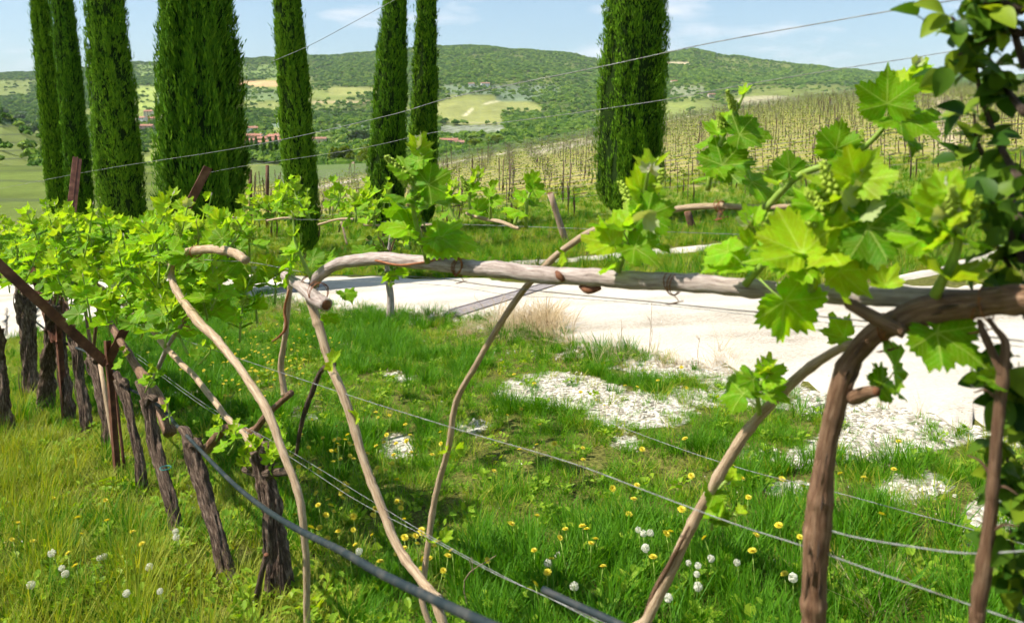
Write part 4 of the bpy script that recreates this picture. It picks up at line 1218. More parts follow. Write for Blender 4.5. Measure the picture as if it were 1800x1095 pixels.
def px2m(px, pt):
    """width in pixels -> metres at a point"""
    return px / FPX * pt[1]

def pline(pts):
    return np.array([P(*q) for q in pts])

def cane(vine, vloc, pts, rpx, mat, name="cane", sides=10, sub=6, rough=0.10, seed=0, nodes=True, extra_ground=None):
    """woody cane; pts (px,py,dv) on the row, rpx radii in pixels; swellings at the nodes"""
    p3 = pline(pts)
    rpx = rpx if hasattr(rpx, '__len__') else [rpx] * len(pts)
    rm = np.array([px2m(r_, q) for r_, q in zip(rpx, p3)])
    if extra_ground is not None:
        p3 = np.vstack([extra_ground, p3]); rm = np.concatenate([[rm[0] * 1.15], rm])
    if nodes:
        c = catmull(np.hstack([p3, rm[:, None]]), 8)
        L_ = np.concatenate([[0], np.cumsum(np.linalg.norm(np.diff(c[:, :3], axis=0), axis=1))])
        rr = c[:, 3].copy(); step = 0.135; nr_ = random.Random(seed)
        for k in np.arange(0.03 + (seed % 5) * .012, L_[-1], step):
            rr = rr * (1 + nr_.uniform(.06, .2) * np.exp(-((L_ - k - nr_.uniform(-.03, .03)) / 0.010) ** 2))
        # slight zigzag between nodes
        n = len(c); off = (np.floor(L_ / step) % 2 - .5) * 0.0016
        p3, rm, sub = c[:, :3] + np.stack([off, off * .3, off], 1), rr, 2
    v, f = tube(p3 - np.asarray(vloc), rm, sides, sub, rough, seed, 40)
    return link(name, mesh(name, v, f, mat), vine)

def tie(vine, vloc, px, py, dv, rpx, mat='tie', strands=3):
    c = P(px, py, dv); rr = px2m(rpx, c)
    parts = []
    for k in range(strands):
        a = np.linspace(0, 2 * np.pi, 12); tl = RS.uniform(-.5, .5)
        u = np.array([ROW[0], ROW[1], SLOPE]) * (k * .006 - .006)
        ring = np.stack([rr * 1.04 * np.cos(a) * PERP[0] + u[0] + tl * rr * np.sin(a) * ROW[0], rr * 1.04 * np.cos(a) * PERP[1] + u[1] + tl * rr * np.sin(a) * ROW[1], rr * 1.04 * np.sin(a) + u[2]], 1)
        parts.append(tube(ring, 0.0011, 5, 2))
    parts.append(tube([np.array([0, 0, -rr]), np.array([.01, 0, -rr - .015]), np.array([-.012, .01, -rr - .022]), np.array([.02, 0, -rr - .012])], .0009, 5, 3))
    v, f = merge(parts)
    return link("tie", mesh("tie", v + c - np.asarray(vloc), f, M[mat]), vine)

def stub(vine, vloc, pts, rpx, mat, cutmat, seed=0):
    p3 = pline(pts); rm = [px2m(r_, q) for r_, q in zip(rpx, p3)]
    v, f = tube(p3 - vloc, rm, 12, 6, 0.2, seed, 50)
    s = link("stub", mesh("stub", v, f, M[mat]), vine)
    d = p3[-1] - p3[-2]; d /= np.linalg.norm(d)
    v, f = tube([p3[-1] - d * .002, p3[-1] + d * .003], [rm[-1] * .9, rm[-1] * .75], 12, 1)
    link("cut_end", mesh("cut_end", v - vloc, f, M[cutmat]), s)

def row_foot(px):
    """ground point of the row under the column px"""
    r = ray(px, 600); t = D0 / (r[0] * PERP[0] + r[1] * PERP[1])
    x, y = r[0] * t, r[1] * t
    return np.array([x, y, float(H(x, y)) - 0.05])

# ------------------------------------------------------------------ the near vine (right): thick stem bending into the long grey cane
fA = row_foot(1430)
vA = thing("grapevine", "nearest grapevine with thick brown stem bending into the long grey cane", "grapevine", fA, "vines of the near row")
cane(vA, fA, [(1428, 1180, 0), (1430, 1095, 0), (1434, 1000, 0), (1437, 925, 0), (1447, 830, 0), (1463, 745, 0), (1478, 685, 0), (1497, 632, 0), (1537, 588, 0), (1590, 560, 0), (1650, 540, 0), (1720, 533, 0), (1800, 526, -.02), (1900, 515, -.04), (2050, 505, -.05)],
     [22, 21, 21, 24, 18, 16, 19, 17, 19, 22, 25, 24, 23, 22, 21], M['cane_brown'], "trunk", 20, 6, 0.16, 1, True, fA)
cane(vA, fA, [(1690, 525, .02), (1620, 522, .025), (1560, 522, .03), (1480, 520, .03), (1400, 513, .02), (1290, 504, .01), (1160, 495, 0), (1060, 489, 0), (980, 485, 0), (860, 473, 0), (780, 466, 0), (690, 456, 0), (630, 457, 0), (590, 466, 0), (562, 484, 0), (548, 505, 0)],
     [18, 18, 16, 17, 16, 16, 16, 15.5, 15.5, 14, 13, 11.5, 11, 10, 10, 8], M['cane'], "cane", 16, 6, 0.07, 2)
stub(vA, fA, [(1590, 585, -.03), (1540, 560, -.035), (1490, 532, -.05)], [12, 12, 10], 'cane_brown', 'cut', 3)
stub(vA, fA, [(1500, 700, 0), (1525, 690, -.02), (1540, 688, -.03)], [13, 11, 9], 'cane_brown', 'cut', 4)
tie(vA, fA, 1184, 500, 0, 18); tie(vA, fA, 808, 470, 0, 15); tie(vA, fA, 1560, 575, 0, 23); tie(vA, fA, 1725, 535, 0, 28, strands=2)
v, f = tube(pline([(978, 478, -.022), (984, 486, -.026), (990, 494, -.024)]) - fA, [.004, .008, .004], 8, 3); link("bud_scar", mesh("bud_scar", v, f, M['cut']), vA)
v, f = tube(pline([(1020, 503, 0), (1035, 509, 0), (1055, 507, 0)]) - fA, [.005, .010, .004], 8, 3); link("bud_scar", mesh("bud_scar", v, f, M['cut']), vA)
# dry strap of bark by the tie
v, f = tube(pline([(660, 458, -.02), (700, 466, -.025), (740, 462, -.022), (800, 452, -.02), (812, 470, -.02), (800, 485, -.015)]) - fA, .003, 5, 5); link("dry_tendril", mesh("dry_tendril", v, f, M['tie']), vA)

def hand_leaf(vine, vloc, px, py, dv, dpx, dpy, size, up=(-.3, -.7, .5), young=False, variant=None, roll=None, kind=None, dd=0.0):
    """leaf whose stalk starts at (px,py) and whose blade heads towards (dpx,dpy)"""
    a = P(px, py, dv); b = P(dpx, dpy, dv + dd)
    up = np.array(up) + np.array([RS.uniform(-.3, .3), RS.uniform(-.25, .25), RS.uniform(-.25, .25)]); dd = RS.uniform(-.03, .05)
    b = P(dpx, dpy, dv + dd)
    return add_leaf(vine, vloc, a, b - a, size * RS.uniform(.85, 1.12) * (.7 if kind == 'fuzz' else 0.84), up, young, False, roll, variant, kind)

# loose strips of peeling bark on stem and arm
for k in range(22):
    i0 = RS.choice([(1428, 1080, 1440, 900, 20), (1440, 900, 1462, 745, 17), (1478, 690, 1530, 590, 17), (1590, 562, 1780, 530, 20)])
    u0 = RS.uniform(0, .7); u1 = u0 + RS.uniform(.12, .3); o_ = RS.uniform(-.75, .75) * i0[4]
    q = [(i0[0] + (i0[2] - i0[0]) * u + o_ * (1 if abs(i0[3] - i0[1]) > 60 else .2), i0[1] + (i0[3] - i0[1]) * u + o_ * (0 if abs(i0[3] - i0[1]) > 60 else 1), -.021 + .004 * math.sin(u * 9)) for u in (u0, (u0 + u1) / 2, u1)]
    v, f = tube(pline(q) - fA, [.0008, RS.uniform(.0018, .0035), .0008], 5, 4, .2, k); link("bark_strip", mesh("bark_strip", v, f, M['cane_brown' if k % 3 else 'bark']), vA)

# big soft shoot standing on the middle of the cane
s1 = shoot(vA, fA, P(752, 462, -.05), P(742, 262, -.10), 8, 0.15, None, r=0.006, buds=3, fuzz=1, spread=1.0, young_top=1)
hand_leaf(vA, fA, 750, 440, -.06, 860, 400, 0.17, (0.0, -.15, 1), variant=0)
hand_leaf(vA, fA, 748, 400, -.08, 660, 350, 0.17, (-.1, -.5, 1), variant=1)
hand_leaf(vA, fA, 748, 390, -.08, 700, 420, 0.15, (-.2, -.9, .5), variant=3)
hand_leaf(vA, fA, 745, 340, -.09, 800, 290, 0.13, (-.5, -.7, .5), variant=2)
hand_leaf(vA, fA, 690, 455, .02, 690, 520, 0.12, (.3, -.8, .6), variant=1)
hand_leaf(vA, fA, 640, 465, .03, 640, 400, 0.11, (-.3, -.8, .6), variant=0)
# shoot at the bend of the cane, broad fans to the left
s2 = shoot(vA, fA, P(548, 492, -.01), P(515, 380, -.04), 4, 0.10, None, r=.0055, buds=2, fuzz=2)
for q in [(530, 470, 440, 425, .15, (-.2, -.85, .5), 0), (528, 460, 455, 470, .13, (-.3, -.8, .55), 2), (535, 450, 500, 385, .12, (-.3, -.9, .4), 4), (545, 470, 590, 420, .09, (-.1, -.8, .6), 1), (520, 480, 490, 510, .10, (-.2, -.95, .3), 0)]:
    hand_leaf(vA, fA, q[0], q[1], -.03, q[2], q[3], q[4], q[5], variant=q[6], young=q[6] == 4)
# shoots along the cane to the right
s4 = shoot(vA, fA, P(1085, 478, -.01), P(1140, 300, -.05), 5, 0.13, None, r=.0055, buds=2, fuzz=2)
for q in [(1095, 450, 1040, 370, .12, (-.5, -.7, .5), 1), (1100, 440, 1190, 465, .11, (.0, -.7, .7), 3), (1105, 420, 1150, 330, .12, (-.5, -.8, .3), 5), (1110, 400, 1215, 340, .11, (.2, -.9, .3), 2), (1095, 460, 1060, 470, .08, (-.6, -.7, .2), 1)]:
    hand_leaf(vA, fA, q[0], q[1], -.04, q[2], q[3], q[4], q[5], variant=q[6], young=q[6] in (5, 1))
hand_leaf(vA, fA, 1130, 380, -.05, 1210, 330, .085, (.3, -.8, .4), kind='fuzz', variant=1)
s5 = shoot(vA, fA, P(1310, 500, -.02), P(1315, 395, -.05), 4, 0.10, None, r=.0055, buds=2, fuzz=2)
hand_leaf(vA, fA, 1335, 490, -.06, 1395, 545, .155, (-.15, -.85, .6), variant=0)
hand_leaf(vA, fA, 1310, 470, -.05, 1260, 440, .09, (-.3, -.8, .4), variant=2)
hand_leaf(vA, fA, 1312, 450, -.05, 1340, 410, .075, (-.3, -.8, .4), young=True)
s6 = shoot(vA, fA, P(1425, 520, -.03), P(1500, 300, -.06), 5, 0.115, None, r=.006, buds=4, fuzz=1)
for q in [(1430, 480, 1385, 400, .13, (-.5, -.6, .6), 3), (1440, 450, 1560, 430, .13, (-.1, -.7, .7), 0), (1455, 420, 1560, 350, .12, (-.3, -.6, .7), 5), (1450, 430, 1400, 480, .10, (-.5, -.7, .3), 1), (1470, 400, 1590, 460, .11, (0, -.8, .6), 4), (1480, 360, 1440, 300, .10, (-.5, -.7, .4), 1), (1490, 340, 1540, 270, .10, (-.4, -.7, .5), 5), (1450, 460, 1500, 500, .11, (-.2, -.9, .3), 0), (1480, 410, 1620, 410, .13, (-.1, -.75, .6), 2)]:
    hand_leaf(vA, fA, q[0], q[1], -.06, q[2], q[3], q[4], q[5], variant=q[6], young=q[6] in (5, 3, 0, 1))
hand_leaf(vA, fA, 1500, 380, -.06, 1570, 310, .09, (-.2, -.8, .5), kind='fuzz', variant=0)
s7 = shoot(vA, fA, P(1643, 520, -.02), P(1660, 340, -.06), 2, 0.11, None, r=.0065, buds=3, fuzz=1)
for q in [(1645, 470, 1720, 350, .14, (-.6, -.6, .3), 5), (1645, 470, 1590, 390, .12, (-.5, -.7, .4), 1), (1650, 430, 1640, 350, .11, (-.4, -.8, .3), 4), (1648, 450, 1700, 420, .12, (0, -.7, .7), 0), (1650, 410, 1600, 320, .11, (-.5, -.7, .3), 2), (1655, 400, 1690, 300, .10, (-.4, -.8, .3), 3)]:
    hand_leaf(vA, fA, q[0], q[1], -.05, q[2], q[3], q[4], q[5], variant=q[6], young=q[6] in (5, 4, 3))
hand_leaf(vA, fA, 1660, 390, -.06, 1672, 310, .07, (-.3, -.8, .5), kind='fuzz', variant=1)
# leaves hanging below the arm
for q in [(1535, 690, 1560, 620, .13, (.4, -.7, -.4), 1), (1590, 575, 1650, 600, .14, (.3, -.8, .3), 2), (1540, 690, 1600, 685, .06, (0, -.4, .9), 4), (1515, 700, 1550, 660, .09, (.3, -.9, .1), 0)]:
    hand_leaf(vA, fA, q[0], q[1], 0.0, q[2], q[3], q[4], q[5], variant=q[6])
for q in [(1500, 600, 1465, 590, .085, (-.2, -.8, .5), 0), (1560, 520, 1545, 470, .07, (-.2, -.8, .5), 2), (1700, 500, 1690, 470, .07, (-.2, -.8, .5), 1)]:
    hand_leaf(vA, fA, q[0], q[1], 0.10, q[2], q[3], q[4], q[5], variant=q[6], young=True)

# ------------------------------------------------------------------ second vine: brown cane up to the bend, thin tan cane, grey stub
fB = row_foot(800)
vB = thing("grapevine", "vine with a straight brown cane rising to the grey cut stub", "grapevine", fB, "vines of the near row")
cane(vB, fB, [(800, 1240, 0), (785, 1120, 0), (762, 1050, 0), (740, 1020, 0), (697, 955, 0), (662, 870, 0), (637, 800, 0), (602, 690, 0), (580, 640, 0), (562, 580, 0), (550, 540, 0), (540, 508, 0)], [10, 9.5, 9, 8.5, 8, 8, 7.8, 8, 7.6, 8, 8, 7], M['cane_tan'], "cane", 12, 6, 0.10, 5, True, fB)
stub(vB, fB, [(500, 484, -.03), (530, 505, -.035), (560, 528, -.04), (574, 536, -.04)], [8, 11, 12, 11], 'cane', 'cut', 6)
stub(vB, fB, [(752, 1035, -.02), (762, 1046, -.02), (772, 1054, -.02)], [7, 9, 9], 'cane_tan', 'cut_pale', 7)
tie(vB, fB, 545, 500, -.01, 16); tie(vB, fB, 560, 515, -.03, 18)
v, f = tube(pline([(508, 510, -.02), (500, 545, -.02), (503, 575, -.02), (490, 592, -.02), (478, 600, -.02)]) - fB, [.003, .005, .0055, .004, .002], 6, 4); link("dry_bark_strip", mesh("dry_bark_strip", v, f, M['tie']), vB)
hand_leaf(vB, fB, 600, 520, .0, 660, 535, .09, (.2, -.6, .8), variant=1); hand_leaf(vB, fB, 575, 540, .0, 600, 590, .085, (-.2, -.8, .5), variant=0)
hand_leaf(vB, fB, 585, 640, .0, 610, 600, .07, (-.2, -.8, .5), young=True); hand_leaf(vB, fB, 590, 650, .0, 575, 620, .05, (-.2, -.8, .5), young=True)
hand_leaf(vB, fB, 630, 740, .02, 625, 690, .06, (-.2, -.8, .5), young=True)

fC = row_foot(770) + np.array([PERP[0], PERP[1], 0]) * 0.12
vC = thing("grapevine", "slender tan cane arching up behind the grey cane to the right", "grapevine", fC, "vines of the near row")
cane(vC, fC, [(748, 1075, .06), (746, 1010, .08), (754, 945, .10), (768, 860, .12), (790, 780, .12), (802, 705, .12), (838, 640, .12), (866, 590, .12), (915, 517, .12), (960, 466, .13), (1000, 432, .15), (1050, 402, .18), (1120, 380, .22), (1190, 367, .26), (1250, 362, .28), (1320, 366, .3), (1392, 362, .3)],
     [5.5, 5, 5.5, 5.5, 5.5, 5.5, 5.5, 5.5, 6, 6, 6, 6, 6, 5.5, 5.5, 5, 4.5], M['cane_tan'], "cane", 10, 6, 0.06, 8, True, fC)
tie(vC, fC, 1265, 362, .28, 9); tie(vC, fC, 1100, 383, .21, 9)
for q in [(790, 795, 770, 800, .05, (-.3, -.7, .6), 0), (795, 790, 812, 788, .05, (.1, -.7, .6), 1), (775, 950, 800, 930, .05, (0, -.6, .8), 2), (760, 960, 740, 900, .05, (-.3, -.6, .8), 0), (1000, 440, 990, 470, .06, (-.3, -.6, .8), 1)]:
    hand_leaf(vC, fC, q[0], q[1], .10, q[2], q[3], q[4], q[5], variant=q[6], young=True)
# crisp leafy shoot above the arching cane
sh = shoot(vC, fC, P(1243, 335, .28), P(1311, 158, .30), 3, 0.09, None, r=.005, buds=2, fuzz=0, mids=[P(1262, 262, .28), P(1290, 205, .29)])
for q in [(1255, 330, 1290, 270, .145, (-.25, -.75, .65), 0), (1262, 270, 1235, 230, .10, (-.8, -.4, .2), 3), (1268, 258, 1345, 232, .12, (.0, -.35, .95), 1), (1280, 325, 1340, 335, .12, (.1, -.3, 1), 2), (1266, 250, 1250, 200, .075, (-.3, -.7, .6), 1), (1250, 330, 1225, 300, .09, (-.5, -.6, .5), 4)]:
    hand_leaf(vC, fC, q[0], q[1], .28, q[2], q[3], q[4], q[5], variant=q[6], young=(q[4] < .08))
# the long crisp shoot climbing to the right
sh = shoot(vC, fC, P(1345, 368, .30), P(1612, 112, .30), 2, 0.09, None, r=.0062, buds=1, fuzz=1, mids=[P(1400, 312, .30), P(1465, 285, .30), P(1530, 250, .30), P(1590, 170, .30)])
for q in [(1392, 318, 1415, 345, .13, (-.25, -.8, .5), 0), (1460, 285, 1478, 225, .12, (-.35, -.8, .45), 1), (1465, 288, 1520, 285, .11, (-.1, -.8, .6), 2), (1545, 235, 1630, 220, .16, (-.1, -.75, .6), 0), (1560, 215, 1560, 160, .12, (-.4, -.75, .5), 5), (1440, 298, 1480, 330, .12, (-.1, -.8, .5), 4), (1385, 325, 1385, 265, .10, (-.2, -.7, .7), 2), (1590, 170, 1580, 130, .09, (-.4, -.8, .3), 3), (1595, 165, 1640, 140, .08, (.2, -.8, .4), 1), (1545, 240, 1620, 255, .12, (0, .2, 1), 1)]:
    hand_leaf(vC, fC, q[0], q[1], .30, q[2], q[3], q[4], q[5], variant=q[6], young=(q[4] < .095))
# mid shoots further along the same arbour
for (b, t_, n_, s_) in [((830, 385), (845, 312), 6, .10), ((800, 390), (800, 330), 5, .09), ((862, 388), (870, 330), 4, .08), ((925, 400), (940, 318), 6, .10), ((905, 395), (905, 350), 3, .07)]:
    shoot(vC, fC, P(b[0], b[1], .45), P(t_[0], t_[1], .47), n_, s_, None, r=.005, buds=1, fuzz=1)
v, f = tube(pline([(820, 375, .45), (848, 384, .45), (880, 390, .45), (905, 400, .45), (912, 402, .45)]) - fC, [.005, .0065, .0065, .006, .004], 8, 4, .1, 3); link("cane", mesh("cane", v, f, M['cane_tan']), vC)

# stout stick leaning up to the right in front
fH = row_foot(1120) + np.array([PERP[0], PERP[1], 0]) * 0.06
vH = thing("grapevine", "vine with one stout tan cane slanting up to the nearest vine's bend", "grapevine", fH, "vines of the near row")
cane(vH, fH, [(1105, 1160, .05), (1140, 1085, .05), (1175, 1010, .06), (1208, 940, .07), (1236, 885, .08), (1290, 792, .09), (1332, 735, .10), (1400, 666, .11), (1462, 620, .09), (1512, 598, .03)], [8.5, 9, 10, 10, 9, 10, 9, 9, 8, 7], M['cane_tan'], "cane", 12, 6, .12, 9, True, fH)
v, f = tube(pline([(1212, 925, .05), (1180, 985, .05), (1150, 1040, .05), (1128, 1095, .05)]) - fH, [.002, .005, .006, .003], 6, 4); link("dry_bark_strip", mesh("dry_bark_strip", v, f, M['cane_brown']), vH)
shoot(vH, fH, P(1335, 728, .09), P(1352, 655, .08), 6, .085, None, r=.004, buds=1, fuzz=1)
shoot(vH, fH, P(1245, 880, .09), P(1280, 850, .10), 4, .06, None, r=.003, buds=0, fuzz=0)
shoot(vH, fH, P(1250, 930, .12), P(1300, 905, .14), 4, .06, None, r=.003, buds=0, fuzz=0)

# slim grey-brown stem at the right
fI = row_foot(1712)
vI = thing("grapevine", "slim dark forked vine stem in front of the leafy tree at right", "grapevine", fI, "vines of the near row")
cane(vI, fI, [(1712, 1170, 0), (1720, 1080, 0), (1724, 1030, 0), (1737, 935, 0), (1748, 830, 0), (1755, 745, 0), (1762, 660, 0), (1766, 605, 0), (1748, 578, 0), (1735, 560, 0)], [13, 12, 13, 11, 10, 9.5, 9, 7, 5, 4], M['cane_brown'], "trunk", 12, 6, .22, 10, True, fI)
cane(vI, fI, [(1762, 655, 0), (1748, 625, 0), (1728, 580, 0), (1722, 560, 0)], [8, 7, 6, 4], M['cane_brown'], "cane", 8, 6, .1, 11)
for q in [(1752, 700, 1712, 690), (1745, 840, 1700, 800), (1740, 860, 1790, 870), (1735, 940, 1790, 925)]:
    v, f = tube(np.array([P(q[0], q[1]), (P(q[0], q[1]) + P(q[2], q[3])) / 2 + [0, 0, .008], P(q[2], q[3])]) - fI, [.003, .002, .001], 5, 3); link("twig", mesh("twig", v, f, M['cane_brown']), vI)
shoot(vI, fI, P(1750, 698, 0), P(1712, 680, 0), 4, .05, None, r=.002, buds=0, fuzz=0)

# ------------------------------------------------------------------ arching cane on the left and its neighbours
fD = row_foot(545)
vD = thing("grapevine", "vine whose pale cane arches over like a hook left of the stub", "grapevine", fD, "vines of the near row")
cane(vD, fD, [(545, 1150, -.1), (540, 1085, -.1), (537, 960, -.1), (527, 880, -.1), (500, 800, -.1), (466, 716, -.1), (430, 660, -.1), (388, 605, -.1), (346, 562, -.1), (316, 520, -.1), (300, 484, -.1), (308, 455, -.1), (345, 440, -.1), (400, 441, -.1), (432, 458, -.1)],
     [6, 6, 6.2, 7, 7, 8, 7, 7, 8, 6.5, 6, 6.5, 7.5, 8, 7.5], M['cane_tan'], "cane", 12, 6, .08, 12, True, fD)
tie(vD, fD, 345, 442, -.1, 11); tie(vD, fD, 330, 565, -.1, 9)
cane(vD, fD, [(270, 665, .1), (300, 600, .1), (342, 540, .1), (368, 498, .1), (402, 448, .1)], 4, M['cane'], "thin_cane", 8, 4, .05, 13)
cane(vD, fD, [(513, 480, .05), (506, 540, .05), (500, 600, .05), (494, 645, .05), (500, 695, .05)], [5, 5, 5, 5.5, 6], M['cane_tan'], "thin_cane", 8, 4, .06, 14)
cane(vD, fD, [(512, 690, .05), (470, 728, .05), (440, 760, .05), (400, 750, .05), (362, 790, .05)], [5, 6, 7, 7, 9], M['cane_brown'], "thin_cane", 8, 4, .12, 15)
cane(vD, fD, [(588, 640, .1), (566, 650, .1), (548, 690, .1), (530, 745, .1), (520, 800, .1)], [4, 4.5, 5, 4, 3], M['bark'], "thin_cane", 8, 4, .1, 16)
cane(vD, fD, [(122, 470, 0), (190, 515, 0), (250, 562, 0), (300, 620, 0), (345, 665, 0), (392, 725, 0), (430, 765, 0), (455, 800, 0)], [4, 4.5, 4.5, 5, 5, 5.5, 6, 7], M['cane_tan'], "thin_cane", 8, 4, .08, 17)
cane(vD, fD, [(300, 760, 0), (270, 690, 0), (240, 645, 0), (212, 600, 0), (190, 565, 0), (150, 500, 0)], [12, 11, 7, 6, 6, 5], M['cane_brown'], "thin_cane", 8, 4, .15, 18)
shoot(vD, fD, P(330, 470, -.1), P(345, 390, -.1), 5, .12, None, r=.004, buds=1, fuzz=0)
shoot(vD, fD, P(400, 440, -.1), P(415, 385, -.1), 4, .09, None, r=.004, buds=1, fuzz=0)

# ------------------------------------------------------------------ old trunks receding on the left
def old_vine(label, pts, rpx, seed, head=True):
    b = G(pts[0][0], pts[0][1]); b[2] -= 0.06
    dv = float(np.dot(b[:2], PERP)) - D0
    t = thing("grapevine", label, "grapevine", b, "vines of the near row")
    p3 = [b] + [P(px, py, dv) for px, py in pts[1:]]
    rm = [px2m(r_ * .72, q) for r_, q in zip(rpx, p3)]
    rm[0] *= 1.45
    v, f = tube(np.array(p3) - b, rm, 30, 16, 0.62, seed, 34, 3.0)
    tr_ = link("trunk", mesh("trunk", v, f, M['bark']), t)
    # loose strips of bark
    for k in range(16):
        i = RS.randrange(0, len(p3) - 1); a = p3[i]; c = p3[i + 1]
        off = np.array([RS.uniform(-1, 1), -1.0 if RS.random() < .7 else .5, 0]) * rm[i] * .9
        q = [a + off, (a + c) / 2 + off * 1.15, c + off]
        v, f = tube(np.array(q) - b, [.0015, RS.uniform(.003, .006), .0015], 5, 3, .3, k); link("bark_strip", mesh("bark_strip", v, f, M['bark']), tr_)
    tp = p3[-1]
    if head:
        for sgn in (-1, 1):
            L_ = RS.uniform(.08, .16)
            e = tp + np.array([ROW[0], ROW[1], 0]) * sgn * L_ + np.array([0, 0, RS.uniform(.0, .05)])
            v, f = tube(np.array([tp - [0, 0, .03], (tp + e) / 2 + [0, 0, .01], e]) - b, [rm[-1] * .8, rm[-1] * .6, rm[-1] * .45], 10, 5, .4, seed + sgn, 30)
            link("arm", mesh("arm", v, f, M['bark']), t)
    return t, b, tp, dv

OV = []
spec = [("old trunk nearest the camera in the left row, thick and shaggy", [(492, 1052), (486, 980), (478, 900), (466, 840), (460, 790)], [24, 26, 21, 20, 25], 21),
        ("second old trunk in the left row, straight and slanting", [(404, 1025), (386, 955), (364, 885), (347, 825), (336, 775)], [16, 15, 15, 17, 19], 22),
        ("third old trunk in the left row, with a teal tie", [(316, 950), (302, 890), (286, 830), (272, 780), (264, 735), (258, 700)], [15, 13, 12, 13, 12, 14], 23),
        ("fourth old trunk in the left row, thin and bent", [(254, 868), (246, 812), (234, 755), (222, 705), (212, 668)], [9, 9, 9, 10, 13], 24),
        ("fifth old trunk in the left row, just left of the thin stakes", [(192, 795), (188, 745), (180, 700), (170, 660), (162, 630)], [11, 10, 11, 12, 14], 25),
        ("sixth old trunk in the left row, leaning with a knee", [(156, 760), (148, 710), (140, 665), (136, 620), (128, 590)], [11, 11, 9, 10, 12], 26),
        ("seventh old trunk in the left row, reddish and smooth", [(122, 742), (118, 690), (110, 640), (106, 600), (104, 560)], [11, 12, 11, 11, 13], 27),
        ("eighth old trunk in the left row, stout and pale on its left side", [(82, 722), (84, 660), (90, 600), (92, 565), (95, 540)], [15, 15, 15, 15, 16], 28),
        ("ninth old trunk in the left row, dark, before the white road", [(58, 695), (52, 640), (50, 590), (46, 550), (40, 515)], [16, 15, 16, 17, 18], 29),
        ("dark trunk cut by the left edge of the picture", [(6, 765), (0, 690), (-8, 630), (-10, 580)], [18, 16, 17, 18], 30)]
for lb, pts, rp, sd in spec:
    OV.append(old_vine(lb, pts, rp, sd))
t2, b2, tp2, dv2 = OV[2]
a = np.linspace(0, 2 * np.pi, 14); c = P(291, 822, dv2); r_ = px2m(9.5, c)
v, f = tube(np.stack([c[0] + r_ * np.cos(a), c[1] + r_ * np.sin(a), np.full(14, c[2])], 1) - b2, .0025, 5, 1); link("tie", mesh("tie", v, f, M['clip']), t2)
# leafy sprouts on the first trunk head
t1, b1, tp1, dv1 = OV[0]
for k, (px, py) in enumerate([(470, 770), (455, 800), (490, 790), (440, 815), (475, 815)]):
    shoot(t1, b1, P(px, py + 15, dv1), P(px + RS.uniform(-14, 14), py - 28, dv1 - .03), 5, .075, None, r=.003, buds=0, fuzz=0, young_top=5)
v, f = tube(pline([(430, 825, dv1), (460, 832, dv1), (510, 828, dv1)]) - b1, [.012, .02, .012], 8, 4, .3, 1); link("arm", mesh("arm", v, f, M['bark']), t1)
for px, py, n_ in [(400, 800, 4), (380, 775, 3), (300, 745, 3), (262, 680, 4), (350, 640, 3), (255, 690, 3), (220, 650, 3), (430, 780, 4)]:
    tt, bb, _, dd = OV[1] if px > 310 else OV[2] if px > 250 else OV[3]
    shoot(tt, bb, P(px, py, dd), P(px + RS.uniform(-12, 12), py - 35, dd), n_, .07, None, lo=True, r=.003, buds=0, fuzz=0, young_top=2)

# the leafy roof of the left row: canes tied to the wire, shoots rising from them
ds = np.array([np.dot(b[:2], ROW) for _, b, _, _ in OV])
def near_vine(p):
    s = float(np.dot(p[:2], ROW))
    return OV[int(np.argmin(np.abs(ds[:9] - s)))]
smin = float(np.dot(P(385, 440)[:2], ROW)); smax = float(np.dot(P(-20, 440)[:2], ROW))
for i, (t, b, tp, dv) in enumerate(OV[:9]):
    if i < 4: continue
    # two canes from each head up to the tying wire
    for sgn in (-1, 1):
        e = tp + np.array([ROW[0], ROW[1], 0]) * sgn * RS.uniform(.25, .5)
        e[2] = float(H(e[0], e[1])) + 0.98 + RS.uniform(-.04, .06)
        e2 = e + np.array([ROW[0] * sgn * .35, ROW[1] * sgn * .35, SLOPE * sgn * .35])
        m = (tp + e) / 2 + np.array([0, 0, .12])
        v, f = tube(np.array([tp, m, e, e2]) - b, [.011, .010, .009, .006], 8, 6, .08, i * 2 + sgn)
        link("cane", mesh("cane", v, f, M['cane_brown']), t)
nsh = 190
for k in range(nsh):
    s = smin + (smax - smin) * ((k + RS.random()) / nsh) ** 1.15
    dv = RS.gauss(0, .13)
    q = PERP * (D0 + dv) + ROW * s
    hz = 1.03 + RS.uniform(-.2, .22)
    base = np.array([q[0], q[1], float(plane(q[0], q[1])) + hz])
    t, b, _, _ = near_vine(base)
    tip = base + np.array([RS.uniform(-.1, .1), RS.uniform(-.1, .1), RS.uniform(.14, .34)])
    shoot(t, b, base, tip, RS.choice([5, 6, 7]), RS.uniform(.12, .165), None, lo=s > smin + 1.1, r=.0042, buds=1 if k % 3 == 0 else 0, fuzz=1 if k % 3 == 0 else 0, young_top=3, spread=1.2)
# lighter tops to the right of it, further along the arbour roof
for k in range(34):
    px = RS.uniform(420, 690); py = RS.uniform(365, 405); dv = RS.uniform(.5, 1.3)
    base = P(px, py, dv); tip = P(px + RS.uniform(-12, 12), py - RS.uniform(22, 55), dv)
    shoot(vD, fD, base, tip, 5, RS.uniform(.075, .11), None, lo=True, r=.004, buds=1 if k % 2 else 0, fuzz=0, young_top=3)
for k, pts in enumerate([[(390, 392), (410, 382), (440, 386)], [(470, 388), (500, 383), (520, 385)], [(560, 395), (600, 385), (650, 388)], [(600, 390), (605, 410), (610, 430)], [(640, 395), (700, 398), (760, 395)]]):
    v, f = tube(pline([(x, y, .8) for x, y in pts]) - fD, [.0065, .006, .0045], 8, 5, .1, k); link("cane", mesh("cane", v, f, M['cane_tan']), vD)

